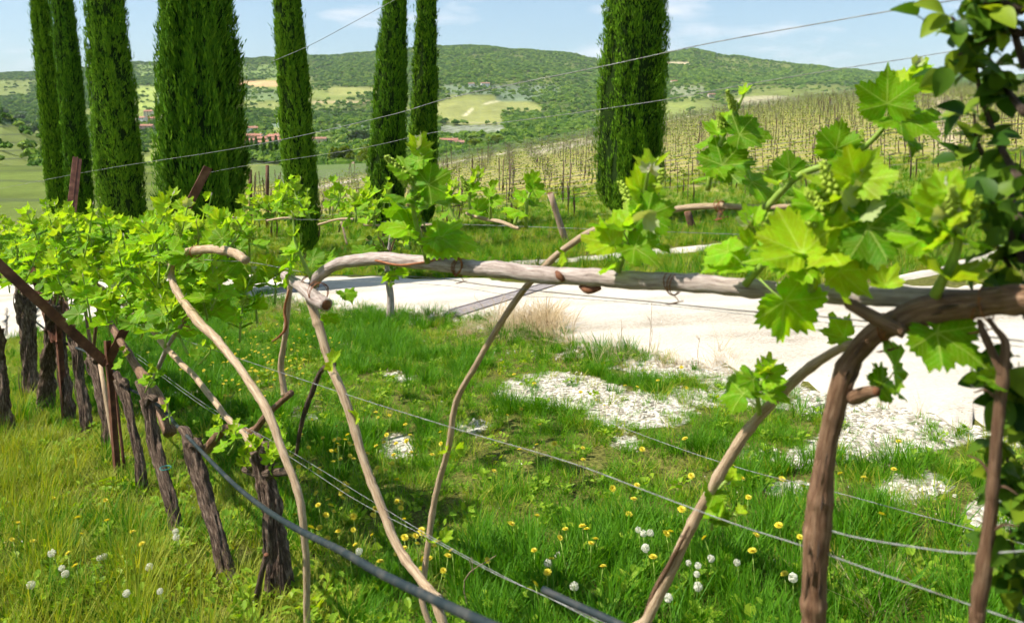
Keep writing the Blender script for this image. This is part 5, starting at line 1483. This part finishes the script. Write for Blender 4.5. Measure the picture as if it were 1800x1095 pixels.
# ------------------------------------------------------------------ steel Y-posts with rusty arms
def flat_bar(a, b, w_, th, wdir):
    """flat steel bar from a to b, width along wdir"""
    a, b = np.asarray(a, float), np.asarray(b, float)
    d = b - a; d /= np.linalg.norm(d)
    u = np.asarray(wdir, float); u = u - d * np.dot(u, d); u /= np.linalg.norm(u); n_ = np.cross(d, u)
    V = []
    for p in (a, b):
        for su, sn in ((-1, -1), (1, -1), (1, 1), (-1, 1)): V.append(p + u * w_ / 2 * su + n_ * th / 2 * sn)
    return np.array(V), [(0, 1, 5, 4), (1, 2, 6, 5), (2, 3, 7, 6), (3, 0, 4, 7), (3, 2, 1, 0), (4, 5, 6, 7)]
def y_post(label, foot_px, fork_px, left_px, left_dv, right_px, right_dv, w_, aw=1.0):
    b = G(*foot_px); b[2] -= .1
    dv = float(np.dot(b[:2], PERP)) - D0
    t = thing("trellis_post", label, "post", b, "rusty steel trellis posts")
    fk = P(*fork_px, dv)
    top = fk + (fk - b) * .18
    parts = [flat_bar(b, top, w_, .006, (ROW[0], ROW[1], 0)), flat_bar(b + [PERP[0] * w_ * .3, PERP[1] * w_ * .3, 0], top + [PERP[0] * w_ * .3, PERP[1] * w_ * .3, 0], w_ * .6, .006, (PERP[0], PERP[1], 0))]
    v, f = merge(parts); link("post", mesh("post", v - b, f, M['rust'], False), t)
    for (px, adv) in ((left_px, left_dv), (right_px, right_dv)):
        e = P(px[0], px[1], dv + adv)
        n_ = np.array([ROW[0], ROW[1], 0])
        v, f = merge([flat_bar(fk, e, w_ * aw, .006, np.cross(e - fk, n_)), flat_bar(fk + n_ * w_ * .3, e + n_ * w_ * .3, w_ * .6, .006, n_)])
        link("arm", mesh("arm", v - b, f, M['rust'], False), t)
    v, f = tube([fk - n_ * .03, fk + n_ * .04], [.011, .011], 6, 1); link("bolt", mesh("bolt", v - b, f, M['rust'], False), t)
    return t
y_post("rusty steel Y-post with one arm slanting down across the trunks", (204, 838), (188, 640), (-20, 448), -.50, (366, 294), .55, .05, 1.0)
y_post("second rusty steel Y-post, its arm end showing before the cypress", (112, 745), (100, 600), (60, 470), -.05, (136, 278), .5, .06, 1.25)
def stake(label, bot, top, rpx, mat):
    b = G(*bot); b[2] -= .05; dv = float(np.dot(b[:2], PERP)) - D0
    a = P(*top, dv); t = thing("vine_stake", label, "stake", b, "thin stakes by the left row")
    v, f = tube(np.array([b, (a + b) / 2, a]) - b, px2m(rpx, b), 8, 2, .06, 1); link("rod", mesh("rod", v, f, M[mat]), t)
    v, f = tube(np.array([a, a + (a - b) * .01]) - b, [px2m(rpx, b) * .95, px2m(rpx, b) * .7], 8, 1); link("rod_end", mesh("rod_end", v, f, M['cut']), t)
stake("thin pale wooden stake beside the rusty Y-post", (211, 835), (176, 640), 4.0, 'cane_tan')
stake("thin rusty rod right of the pale stake", (221, 832), (200, 660), 2.6, 'rust')
stake("short dark stick in the grass left of the nearest old trunk", (440, 1070), (468, 975), 5.0, 'bark')

# ------------------------------------------------------------------ wires and hoses
def wire(label, pts, r_m, mat='wire', name="trellis_wire", sides=6, cat="wire", group="wires of the near row"):
    p3 = pline(pts); b = p3[0].copy()
    t = tube(p3 - b, r_m, sides, 6)
    o = link(name, mesh(name, *t, M[mat]), None, tuple(b))
    return tag(o, label, cat, group)
wire("uppermost wire rising from the left rusty arm to the top right", [(-40, 340, .5), (150, 303, .5), (410, 262, .5), (660, 209, .5), (800, 170, .5), (1060, 117, .5), (1240, 78, .5), (1450, 40, .5), (1670, 2, .5), (1900, -34, .5)], .0013)
wire("lower of the two high wires, from the right rusty arm past the crisp shoot", [(366, 304, .55), (430, 292, .55), (560, 273, .55), (650, 258, .55), (780, 230, .55), (960, 206, .55), (1160, 177, .55), (1300, 151, .55), (1480, 121, .55), (1660, 93, .55), (1900, 50, .55)], .0009)
wire("short length of wire against the sky beside the slim single cypress", [(480, 108, .9), (545, 80, .9), (615, 43, .9), (685, 5, .9), (760, -35, .9)], .0016)
wire("wire hung close below the grey cane", [(-40, 424, 0), (300, 452, .0), (430, 460, .0), (560, 482, .01), (740, 487, .02), (860, 502, .02), (1000, 517, .02), (1150, 531, .02), (1300, 546, .02), (1480, 560, .02), (1800, 600, .02)], .0012)
wire("thin wire behind the row carrying the tied canes beyond the grey cane", [(250, 398, .8), (390, 389, .8), (520, 386, .8), (650, 389, .8), (760, 393, .8), (912, 398, .8), (1100, 405, .8), (1400, 416, .8), (1850, 436, .8)], .0009)
wire("thin wire crossing the white road below the grey cane", [(560, 492, .3), (760, 500, .3), (900, 519, .3), (1000, 524, .3), (1180, 538, .3), (1340, 556, .3), (1500, 572, .3), (1800, 610, .3)], .0008)
wire("wire crossing the middle of the meadow to the nearest vine's stem", [(-40, 482, 0), (150, 540, 0), (300, 590, 0), (420, 630, 0), (600, 690, 0), (700, 722, 0), (830, 762, 0), (1000, 812, 0), (1150, 868, 0), (1290, 920, 0), (1420, 962, 0), (1560, 1012, 0), (1900, 1130, 0)], .0011)
wire("upper strand of the double wire above the hose", [(240, 622, 0), (360, 710, 0), (500, 787, 0), (640, 872, 0), (770, 950, 0), (900, 1020, 0), (1000, 1066, -.05), (1120, 1120, -.1)], .0009)
wire("lower strand of the double wire above the hose", [(240, 628, 0), (360, 716, 0), (505, 800, 0), (620, 875, 0), (740, 938, 0), (870, 1008, 0), (960, 1048, -.05), (1120, 1130, -.1)], .0009)
wire("pale wire low on the right between the two stems", [(1050, 735, .7), (1200, 790, .7), (1320, 828, .7), (1450, 860, .7), (1580, 895, .7), (1690, 925, .7), (1900, 985, .7)], .0010)
wire("sagging blurred wire right of the nearest vine's stem", [(1436, 925, 0), (1500, 943, 0), (1600, 960, 0), (1700, 972, 0), (1800, 968, 0), (1950, 955, 0)], .0013)
wire("dark dusty irrigation hose sagging through the vines to the lower edge", [(55, 560, .1), (110, 600, .05), (160, 622, .02), (195, 648, 0), (215, 676, 0), (270, 706, -.03), (318, 755, -.08), (398, 838, -.2), (460, 890, -.3), (520, 928, -.4), (600, 968, -.47), (662, 1004, -.52), (760, 1052, -.55), (860, 1098, -.57), (1000, 1158, -.58), (1250, 1250, -.58)], .0074, 'hose', "irrigation_hose", 12, "hose", "irrigation hoses")
wire("short dark hose end at the lower edge, threaded on the double wire", [(955, 1036, -.30), (1010, 1062, -.30), (1060, 1084, -.30), (1110, 1108, -.30), (1220, 1160, -.30)], .0062, 'hose', "irrigation_hose", 10, "hose", "irrigation hoses")

# ------------------------------------------------------------------ young tree by the road and the dark leafy tree at the right edge
def oval_leaf(seed, mat, w_=.34):
    r = np.random.default_rng(seed)
    n_ = 9; V = []; 
    for i in range(n_):
        y = i / (n_ - 1); wd2 = w_ * math.sin(math.pi * min(1, y * .97 + .015)) ** .75 * (1.1 - .35 * y)
        zc = -.35 * y * y
        V += [(-wd2, y + .25, zc + .14 * wd2 / w_), (0, y + .25, zc), (wd2, y + .25, zc + .14 * wd2 / w_)]
    F = []
    for i in range(n_ - 1):
        a = i * 3; F += [(a, a + 1, a + 4, a + 3), (a + 1, a + 2, a + 5, a + 4)]
    tv, tf = tube([(0, 0, 0), (0, .28, 0)], [.02, .015], 4, 1)
    k = len(V)
    return mesh("leaf", np.vstack([np.array(V), tv]), F + [tuple(i + k for i in q) for q in tf], mat)
OVAL = [oval_leaf(i, M['leaf_dark'], w_) for i, w_ in enumerate((.30, .36, .42))]

yb = G(684, 566)
ty = thing("young_tree", "young tree with a thin pale trunk at the road's grassy edge", "tree", yb)
v, f = tube([(0, 0, -.05), (.02, 0, .25), (-.01, 0, .6), (.03, 0, 1.0)], [.05, .04, .03, .012], 10, 4, .12, 3); link("trunk", mesh("trunk", v, f, M['cane']), ty)
for k in range(6):
    a = k * 1.1; e = np.array([math.cos(a) * .25, math.sin(a) * .25, .75 + .06 * k])
    v, f = tube([(0, 0, .45 + .05 * k), e * [.5, .5, .9], e], [.012, .008, .004], 6, 3); br = link("branch", mesh("branch", v, f, M['cane_brown']), ty)
    for q in range(16):
        kk = RS.random(); p = np.array([0, 0, .45 + .05 * k]) * (1 - kk) + e * kk + np.array([RS.gauss(0, .05), RS.gauss(0, .05), RS.gauss(0, .05)])
        link("leaf", OVAL[q % 3], br, tuple(p), (RS.uniform(-1, 1), RS.uniform(-1, 1), RS.uniform(0, 6.28)), RS.uniform(.07, .12))

rb = row_foot(1860) + np.array([0.0, 0.02, 0])
tr = thing("leafy_tree", "dark tree with rounded leaves cut by the right edge", "tree", rb)
def RP(px, py, dv=0.05): return P(px, py, dv)
foot = np.array([RP(1852, 1095)[0], RP(1852, 1095)[1], rb[2]])
v, f = tube(np.array([foot, RP(1852, 1095), RP(1850, 800), RP(1846, 500), RP(1838, 200), RP(1836, 0), RP(1836, -120)]) - rb, [.028, .026, .024, .022, .020, .017, .012], 14, 6, .2, 7)
link("trunk", mesh("trunk", v, f, M['bark']), tr)
branches = [[(1800, 60), (1760, 55), (1700, 90), (1665, 110)], [(1800, 20), (1740, 5), (1690, 40), (1672, 30)], [(1802, 200), (1765, 150), (1735, 95)], [(1802, 330), (1760, 260), (1725, 170), (1715, 110)],
            [(1804, 420), (1770, 330), (1722, 260), (1712, 200)], [(1804, 470), (1770, 400), (1740, 350)], [(1806, 560), (1775, 470), (1745, 420)], [(1806, 760), (1785, 700), (1776, 640)], [(1808, 900), (1780, 860), (1770, 800)], [(1810, 1050), (1785, 1000), (1776, 930)], [(1802, 120), (1770, 20), (1750, -30)]]
for k, bp in enumerate(branches):
    dvb = RS.uniform(-.05, .12)
    q = np.array([RP(x, y, .05 + (dvb if i else 0)) for i, (x, y) in enumerate(bp)])
    v, f = tube(q - rb, list(np.linspace(.006, .002, len(q))), 6, 5, .1, k); br = link("branch", mesh("branch", v, f, M['bark']), tr)
    c = catmull(q, 6)
    for m in range(26 if k < 7 else 40):
        p = c[RS.randrange(3, len(c))] - rb + np.array([RS.gauss(0, .012), RS.gauss(0, .015), RS.gauss(0, .012)])
        d = np.array([RS.gauss(-.25, .6), RS.gauss(-.2, .6), RS.gauss(.1, .6)])
        link("leaf", OVAL[m % 3], br, tuple(p), aim(d, (RS.gauss(0, .5), RS.gauss(-.4, .5), 1)), RS.uniform(.028, .052))

# ------------------------------------------------------------------ meadow
M['grass'] = leafy_mat("meadow_grass_blades", [(0.045, 0.165, 0.003), (0.105, 0.27, 0.004), (0.22, 0.37, 0.006)], (0.11, 0.24, 0.010), trans=0.4, veins=False, rough=0.55, attr="v", spec=0.12)
M['grass_dark'] = leafy_mat("lush_shaded_blades", [(0.028, 0.115, 0.003), (0.06, 0.20, 0.004), (0.125, 0.29, 0.006)], (0.07, 0.18, 0.008), trans=0.35, veins=False, rough=0.55, attr="v", spec=0.12)  # lush taller tufts; shadow tones within the grass are put into this darker green
M['grass_yellow'] = leafy_mat("yellowish_grass_blades", [(0.11, 0.21, 0.007), (0.21, 0.28, 0.012), (0.36, 0.34, 0.03)], (0.28, 0.30, 0.04), spec=0.12, trans=0.38, veins=False, rough=0.5, attr="v")
M['grass_dry'] = leafy_mat("dry_grass_blades", [(0.30, 0.21, 0.10), (0.46, 0.34, 0.18), (0.55, 0.45, 0.27)], (0.42, 0.32, 0.18), trans=0.2, veins=False, rough=0.7, attr="v", tcol=(1.1, 1.0, .8))
M['weed'] = leafy_mat("broad_weed_leaves", [(0.08, 0.21, 0.006), (0.17, 0.31, 0.009), (0.31, 0.39, 0.014)], (0.22, 0.33, 0.03), spec=0.12, trans=0.4, veins=False, rough=0.45, attr="v")

def tuft(name, seed, nb, h, spread, width, lean, mat, curl=0.5):
    r = np.random.default_rng(seed)
    V = []; F = []; vv = []
    ks = [0, .4, .75, 1.0]; ws = [1, .85, .5, 0.0]
    a = r.uniform(0, 6.283, nb); rad = spread * np.sqrt(r.random(nb)); hb = h * r.uniform(.45, 1.1, nb); ln = lean * r.uniform(.3, 1.3, nb); wb = width * r.uniform(.7, 1.3, nb); val = r.random(nb)
    da = a + r.normal(0, .8, nb)
    for i in range(nb):
        b = np.array([rad[i] * math.cos(a[i]), rad[i] * math.sin(a[i]), -.01])
        d = np.array([math.cos(da[i]), math.sin(da[i]), 0]); sd = np.array([-d[1], d[0], 0])
        m = len(V)
        for k, wk in zip(ks, ws):
            p = b + d * hb[i] * (ln[i] * k + curl * ln[i] * k * k) + np.array([0, 0, hb[i] * (k - .25 * curl * k * k * ln[i] * 2)])
            if wk > 0: V += [p - sd * wb[i] * wk, p + sd * wb[i] * wk]; vv += [val[i]] * 2
            else: V.append(p); vv.append(val[i])
        F += [(m, m + 1, m + 3, m + 2), (m + 2, m + 3, m + 5, m + 4), (m + 4, m + 5, m + 6)]
    me = mesh(name, V, F, mat, False)
    at = me.attributes.new("v", 'FLOAT', 'POINT'); at.data.foreach_set("value", np.array(vv, dtype=np.float32))
    return me

def rosette(name, seed, nl, size, mat, h=.06):
    r = np.random.default_rng(seed); V = []; F = []; vv = []
    for i in range(nl):
        a = r.uniform(0, 6.283); el = r.uniform(.15, 1.1); hh = h * r.uniform(.4, 1.3)
        d = np.array([math.cos(a) * math.cos(el), math.sin(a) * math.cos(el), math.sin(el)]); s = np.array([-math.sin(a), math.cos(a), 0]) 
        b = np.array([math.cos(a), math.sin(a), 0]) * r.uniform(.0, .045) + np.array([0, 0, hh * .7]); L_ = size * r.uniform(.6, 1.2); w = L_ * r.uniform(.28, .45)
        up = np.cross(d, s); m = len(V)
        V += [b, b + d * L_ * .35 + s * w + up * .1 * L_, b + d * L_ * .8 + s * w * .7, b + d * L_ * 1.05 - np.array([0, 0, L_ * .15]), b + d * L_ * .8 - s * w * .7, b + d * L_ * .35 - s * w + up * .1 * L_]
        F += [(m, m + 1, m + 2, m + 3), (m, m + 3, m + 4, m + 5)]; vv += [r.random()] * 6
    me = mesh(name, V, F, mat, False)
    at = me.attributes.new("v", 'FLOAT', 'POINT'); at.data.foreach_set("value", np.array(vv, dtype=np.float32))
    return me

GREEN = [tuft("tuft", 500 + i, 34, .125, .06, .0022, .55, M['grass']) for i in range(10)] + [tuft("tuft", 520 + i, 44, .20, .05, .0026, .5, M['grass_dark']) for i in range(5)]
YELL = [tuft("tuft", 540 + i, 34, .10, .07, .0022, .7, M['grass_yellow']) for i in range(8)] + [tuft("tuft", 560 + i, 22, .26, .05, .002, .4, M['grass_yellow']) for i in range(5)]
DRY = [tuft("tuft", 580 + i, 24, .26, .07, .0016, .75, M['grass_dry'], 1.2) for i in range(7)]
WEED = [rosette("rosette", 600 + i, 13, .030, M['weed']) for i in range(8)]

def candidates(n, px0, px1, Y0, Y1):
    px = rng.uniform(px0, px1, n); y = np.sqrt(rng.uniform(Y0 ** 2, Y1 ** 2, n))
    x = (px - CX) / FPX * y * cT
    z = H(x, y)
    qx, qy = project(np.stack([x, y, z], 1))
    return np.stack([x, y, z], 1), qx, qy

def tilt(n, a=.12):
    return np.stack([rng.normal(0, a, n), rng.normal(0, a, n), rng.uniform(0, 6.283, n)], 1)

def box_m(qx, qy, x0, x1, y0, y1, s=25):
    return np.clip((qx - x0) / s, 0, 1) * np.clip((x1 - qx) / s, 0, 1) * np.clip((qy - y0) / s, 0, 1) * np.clip((y1 - qy) / s, 0, 1)

def veg_masks(pts, qx, qy):
    yn, yf = road_sides(qx)
    onmeadow = np.clip((qy - yn + 9) / 16, 0, 1) ** 1.5
    gr = near_gravel(qx, qy)
    nz = fbm(pts[:, 0] * 1.7, pts[:, 1] * 1.7, 81, 4); nz2 = fbm(pts[:, 0] * 5, pts[:, 1] * 5, 85, 3)
    grm = np.clip((gr + (nz - .5) * 1.6 + (nz2 - .5) * 1.5 - .48) / .2, 0, 1)
    dv = pts[:, 0] * PERP[0] + pts[:, 1] * PERP[1] - D0
    strip = np.exp(-(dv / .38) ** 2) * (qx < 620)                      # sprayed strip under the row
    left = np.clip((-.15 - dv) / .3, 0, 1)                                # camera side of the row
    return onmeadow, grm, strip, left, nz, nz2

# green grass
pts, qx, qy = candidates(64000, -260, 2050, 1.9, 13.5)
on, grm, strip, left, nz, nz2 = veg_masks(pts, qx, qy)
dens = on * (1 - grm * .86) * (1 - .85 * strip) * (1 - .55 * left) * np.clip(.5 + (nz2 - .3) * 2, .25, 1)
dens *= np.interp(pts[:, 1], [1.9, 4, 8, 13], [1, .9, .62, .5])
dens *= 1 - .75 * box_m(qx, qy, 1150, 1800, 560, 660, 30)
k = rng.random(len(pts)) < dens
gp, gx, gy = pts[k], qx[k], qy[k]; m = len(gp)
gs = rng.uniform(.36, .78, m) * (0.7 + .9 * np.clip((nz[k] - .35) * 2, 0, 1)) * np.interp(grm[k], [0, 1], [1, .5])
gi = np.where(rng.random(m) < np.clip((nz[k] - .44) * 5, .04, .75), rng.integers(10, 15, m), rng.integers(0, 10, m))
scatter("meadow_grass", gp, tilt(m), gs, gi, GREEN, "lush green spring grass of the meadow in front of the road")
# yellowish grass: sprayed strip and the camera side of the row
k = rng.random(len(pts)) < on * (1 - grm * .8) * np.clip(.75 * strip + .6 * left + .06 + .25 * box_m(qx, qy, 1400, 1760, 900, 1200, 60), 0, 1) * .8
yp = pts[k]; m = len(yp)
yi_ = np.where(rng.random(m) < np.clip(left[k] * .45, 0, .5), rng.integers(8, 13, m), rng.integers(0, 8, m))
scatter("yellowish_grass", yp, tilt(m), rng.uniform(.5, 1.1, m), yi_, YELL, "thin yellowish grass and moss under and left of the vine trunks")
# dry straw: brown tuft by the grey band, road edge, scattered stems
dmask = box_m(qx, qy, 880, 1000, 545, 615, 25) * .95 + box_m(qx, qy, 790, 900, 560, 610, 25) * .55 + box_m(qx, qy, 1000, 1300, 605, 660, 25) * .35 + .02 * left + .5 * box_m(qx, qy, 1440, 1600, 980, 1200, 40)
dmask = dmask + .22 * np.exp(-((qy - road_sides(qx)[0] - 8) / 12.0) ** 2) * (qx > 450)
pt2, q2x, q2y = candidates(26000, 380, 1700, 2.0, 11)
dm2 = box_m(q2x, q2y, 855, 995, 552, 606, 30) + box_m(q2x, q2y, 790, 900, 566, 606, 22) * .55 + box_m(q2x, q2y, 1000, 1300, 612, 655, 25) * .16 + .14 * np.exp(-((q2y - road_sides(q2x)[0] - 8) / 10.0) ** 2) * (q2x > 450) + .18 * box_m(q2x, q2y, 1440, 1600, 980, 1200, 40)
k = rng.random(len(pt2)) < dm2 * .55
dp = pt2[k]; m = len(dp)
big = box_m(q2x[k], q2y[k], 870, 1010, 545, 615, 10)
scatter("dry_grass", dp, tilt(m, .3), rng.uniform(.4, .8, m) * (1 + .75 * big), rng.integers(0, 7, m), DRY, "brown dry grass tuft and straw along the road's edge")
# broad-leaved weeds
k = rng.random(len(pts)) < on * (1 - grm * .9) * (.07 + .30 * np.clip((qy - 860) / 160, 0, 1) + .25 * strip + .2 * box_m(qx, qy, 300, 700, 560, 800, 40)) * .55
wp = pts[k]; m = len(wp)
scatter("broadleaf_weeds", wp, tilt(m, .2), rng.uniform(.6, 1.25, m) * np.interp(wp[:, 1], [2, 4, 9], [1.15, .9, .8]), rng.integers(0, 8, m), WEED, "low broad-leaved weeds and clover among the grass")
# grass on the bank beyond the road and the vineyard's lower edge
pts, qx, qy = candidates(26000, 250, 2050, 9.5, 30)
yn, yf = road_sides(qx)
def on_path(qx, qy):
    a = (qx > 780) & (qx < 1400) & (qy < np.interp(qx, [q[0] for q in path_near], [q[1] for q in path_near])) & (qy > np.interp(qx, [q[0] for q in path_far], [q[1] for q in path_far]))
    b = (qx > 1560) & (qx < 2050) & (qy < np.interp(qx, [q[0] for q in p2n], [q[1] for q in p2n])) & (qy > np.interp(qx, [q[0] for q in p2f], [q[1] for q in p2f]))
    return a | b
k = (qy < yf + 1) & ~on_path(qx, qy) & (rng.random(len(pts)) < np.interp(pts[:, 1], [10, 20, 30], [.9, .7, .35]))
bp = pts[k]; m = len(bp)
scatter("bank_grass", bp, tilt(m), rng.uniform(.7, 1.6, m), np.where(rng.random(m) < .55, rng.integers(0, 15, m), rng.integers(15, 28, m)), GREEN + YELL, "rough grass on the bank beyond the gravel road")

# ------------------------------------------------------------------ limestone chippings
M['stone'] = rand_col_mat("limestone", [(0.32, 0.27, 0.20), (0.50, 0.45, 0.37), (0.66, 0.62, 0.54), (0.44, 0.36, 0.27)], .95)
def rock(seed):
    r = np.random.default_rng(seed)
    t_ = (1 + 5 ** .5) / 2
    v = np.array([(-1, t_, 0), (1, t_, 0), (-1, -t_, 0), (1, -t_, 0), (0, -1, t_), (0, 1, t_), (0, -1, -t_), (0, 1, -t_), (t_, 0, -1), (t_, 0, 1), (-t_, 0, -1), (-t_, 0, 1)], float)
    v = v / 1.9 * r.uniform(.65, 1.2, (12, 1)) * np.array([1, r.uniform(.6, 1), r.uniform(.45, .75)])
    f = [(0, 11, 5), (0, 5, 1), (0, 1, 7), (0, 7, 10), (0, 10, 11), (1, 5, 9), (5, 11, 4), (11, 10, 2), (10, 7, 6), (7, 1, 8), (3, 9, 4), (3, 4, 2), (3, 2, 6), (3, 6, 8), (3, 8, 9), (4, 9, 5), (2, 4, 11), (6, 2, 10), (8, 6, 7), (9, 8, 1)]
    return mesh("stone", v, f, M['stone'], False)
ROCK = [rock(700 + i) for i in range(7)]
pts, qx, qy = candidates(60000, -100, 1950, 2.4, 11)
on, grm, strip, left, nz, nz2 = veg_masks(pts, qx, qy)
k = rng.random(len(pts)) < np.clip(on * grm * .8 + .02 * on + .10 * (1 - on) * (qy > road_sides(qx)[1] + 6), 0, 1)
sp = pts[k]; m = len(sp); ss = np.minimum(np.abs(rng.normal(0, 1, m)) ** 1.6 * .005 + .004, .018)
ss = np.where((1 - on[k]) > .5, ss * .45, ss)
sp[:, 2] += ss * .05 + np.where((1 - on[k]) > .5, .022, 0)
scatter("limestone_chippings", sp, rng.uniform(0, 6.28, (m, 3)), ss, rng.integers(0, 7, m), ROCK, "white limestone chippings showing through the meadow and on the road")

# ------------------------------------------------------------------ flowers, one by one
M['petal'] = leafy_mat("yellow_petals", [(0.75, 0.60, 0.02), (0.85, 0.72, 0.04)], (0.6, 0.5, 0.05), trans=.3, veins=False, tcol=(1, 1, .6))
M['puff'] = leafy_mat("dandelion_clock_hairs", [(0.72, 0.70, 0.58), (0.80, 0.78, 0.66)], (0.7, 0.68, 0.6), trans=.4, veins=False, tcol=(1, 1, .9))
def flower_head(seed, npet, mat):
    r = np.random.default_rng(seed); V = []; F = []
    for ring, (el, L_) in enumerate(((.15, 1.0), (.5, .85), (.9, .6), (1.3, .35))):
        for i in range(npet):
            a = i * 6.283 / npet + ring * .3 + r.uniform(-.1, .1)
            d = np.array([math.cos(a) * math.cos(el), math.sin(a) * math.cos(el), math.sin(el)]) * L_; s = np.array([-math.sin(a), math.cos(a), 0]) * .17
            m = len(V); V += [(0, 0, 0), tuple(d * .6 + s), tuple(d), tuple(d * .6 - s)]; F.append((m, m + 1, m + 2, m + 3))
    return mesh("flower_head", V, F, mat, False)
def puff_head(seed):
    r = np.random.default_rng(seed); V = []; F = []
    for i in range(90):
        d = r.normal(size=3); d /= np.linalg.norm(d); s = np.cross(d, r.normal(size=3)); s /= np.linalg.norm(s); u = np.cross(d, s)
        m = len(V); c = d * r.uniform(.85, 1.0)
        V += [tuple(d * .15), tuple(c - d * .1 + s * .02), tuple(c + s * .2), tuple(c + u * .2), tuple(c - s * .2), tuple(c - u * .2)]
        F += [(m, m + 1, m + 2), (m + 1, m + 2, m + 3), (m + 1, m + 4, m + 5), (m + 1, m + 3, m + 4)]
    return mesh("seed_head", V, F, M['puff'], False)
FH = [flower_head(i, 13, M['petal']) for i in range(3)]; PH = [puff_head(i) for i in range(3)]
v, f = tube([(0, 0, -.05), (.006, 0, .5), (0, .004, 1.0)], [.0019, .0017, .0015], 5, 2); STEM = mesh("stalk", v, f, M['stem'])
def flower(px, py, head, hs, hh, label, name, group, part):
    b = G(px, py)
    t = thing(name, label, "flower", b, group)
    lx, ly = RS.gauss(0, .12), RS.gauss(0, .12)
    link("stalk", STEM, t, (0, 0, 0), (lx, ly, 0), (1, 1, hh))
    e = Euler((lx, ly, 0)).to_matrix() @ Vector((0, 0, hh))
    link(part, head, t, tuple(e), (lx * 2 + RS.gauss(0, .25), ly * 2 - .15 + RS.gauss(0, .25), RS.uniform(0, 6)), hs)
cl = [(440, 650, 90, 50, 75), (520, 610, 60, 30, 20), (650, 800, 110, 70, 42), (420, 700, 60, 50, 16), (600, 900, 110, 70, 26), (720, 1000, 120, 60, 22), (930, 770, 160, 90, 16), (1200, 900, 220, 100, 12), (1300, 1020, 140, 50, 10), (130, 960, 110, 90, 12), (1480, 880, 120, 120, 8), (960, 1000, 140, 60, 14), (1050, 690, 120, 60, 6)]
for cx, cy, sx, sy, n_ in cl:
    for i in range(n_):
        px, py = RS.gauss(cx, sx * .55), RS.gauss(cy, sy * .55)
        if py < road_sides(px)[0] + 12: continue
        flower(px, py + 18, RS.choice(FH), RS.uniform(.013, .019), RS.uniform(.10, .19), "yellow dandelion in flower in the meadow grass", "dandelion", "yellow dandelions in the grass", "flower_head")
for (px, py) in [(962, 990), (1125, 960), (1147, 968), (1148, 993), (1126, 955), (1218, 1003), (1243, 1000), (1215, 1025), (1240, 1048), (1298, 1016), (1220, 1030), (1180, 1080), (1010, 1050), (1390, 1050), (125, 1010), (110, 1008), (113, 1024), (180, 995), (165, 1000), (310, 970), (325, 975), (260, 1005), (235, 1065), (285, 1070), (60, 1040), (640, 985)]:
    flower(px, py + 40, RS.choice(PH), RS.uniform(.010, .016), RS.uniform(.09, .16), "white dandelion seed head standing in the grass", "dandelion_clock", "white seed heads in the grass", "seed_head")
# bare dry stems on the road's edge
for i, (px, py, h_) in enumerate([(1140, 625, .42), (1135, 628, .35), (965, 585, .4), (1010, 600, .3), (1088, 612, .25), (850, 570, .3), (880, 575, .35), (1480, 740, .25), (1230, 650, .25), (835, 1090, .3)]):
    b = G(px, py); 
    o = thing("dry_stem", "thin bare dry stem standing at the road's edge", "plant", b, "bare stems by the road")
    c = np.array([[0, 0, -.03], [RS.gauss(0, .03), 0, h_ * .5], [RS.gauss(0, .06), RS.gauss(0, .04), h_]])
    v, f = tube(c, [.003, .0022, .0012], 5, 4); link("stalk", mesh("stalk", v, f, M['cane_tan']), o)
    for q in range(3):
        k0 = c[1] + (c[2] - c[1]) * RS.random(); v, f = tube([k0, k0 + [RS.gauss(0, .03), RS.gauss(0, .03), .05]], [.0015, .0008], 4, 1); link("twig", mesh("twig", v, f, M['cane_tan']), o)

# ------------------------------------------------------------------ air over the valley
HAZE = True
if HAZE:
    m, t, out = new_mat("valley_air")
    pv = t.nodes.new("ShaderNodeVolumePrincipled")
    pv.inputs["Color"].default_value = (0.80, 0.90, 1.0, 1)
    pv.inputs["Density"].default_value = 0.00004
    t.links.new(pv.outputs["Volume"], out.inputs["Volume"])
    v, f = boxv((0, 1750, 170), (9000, 4200, 600))
    tag(link("haze", mesh("haze", v, f, m, False)), kind="stuff")
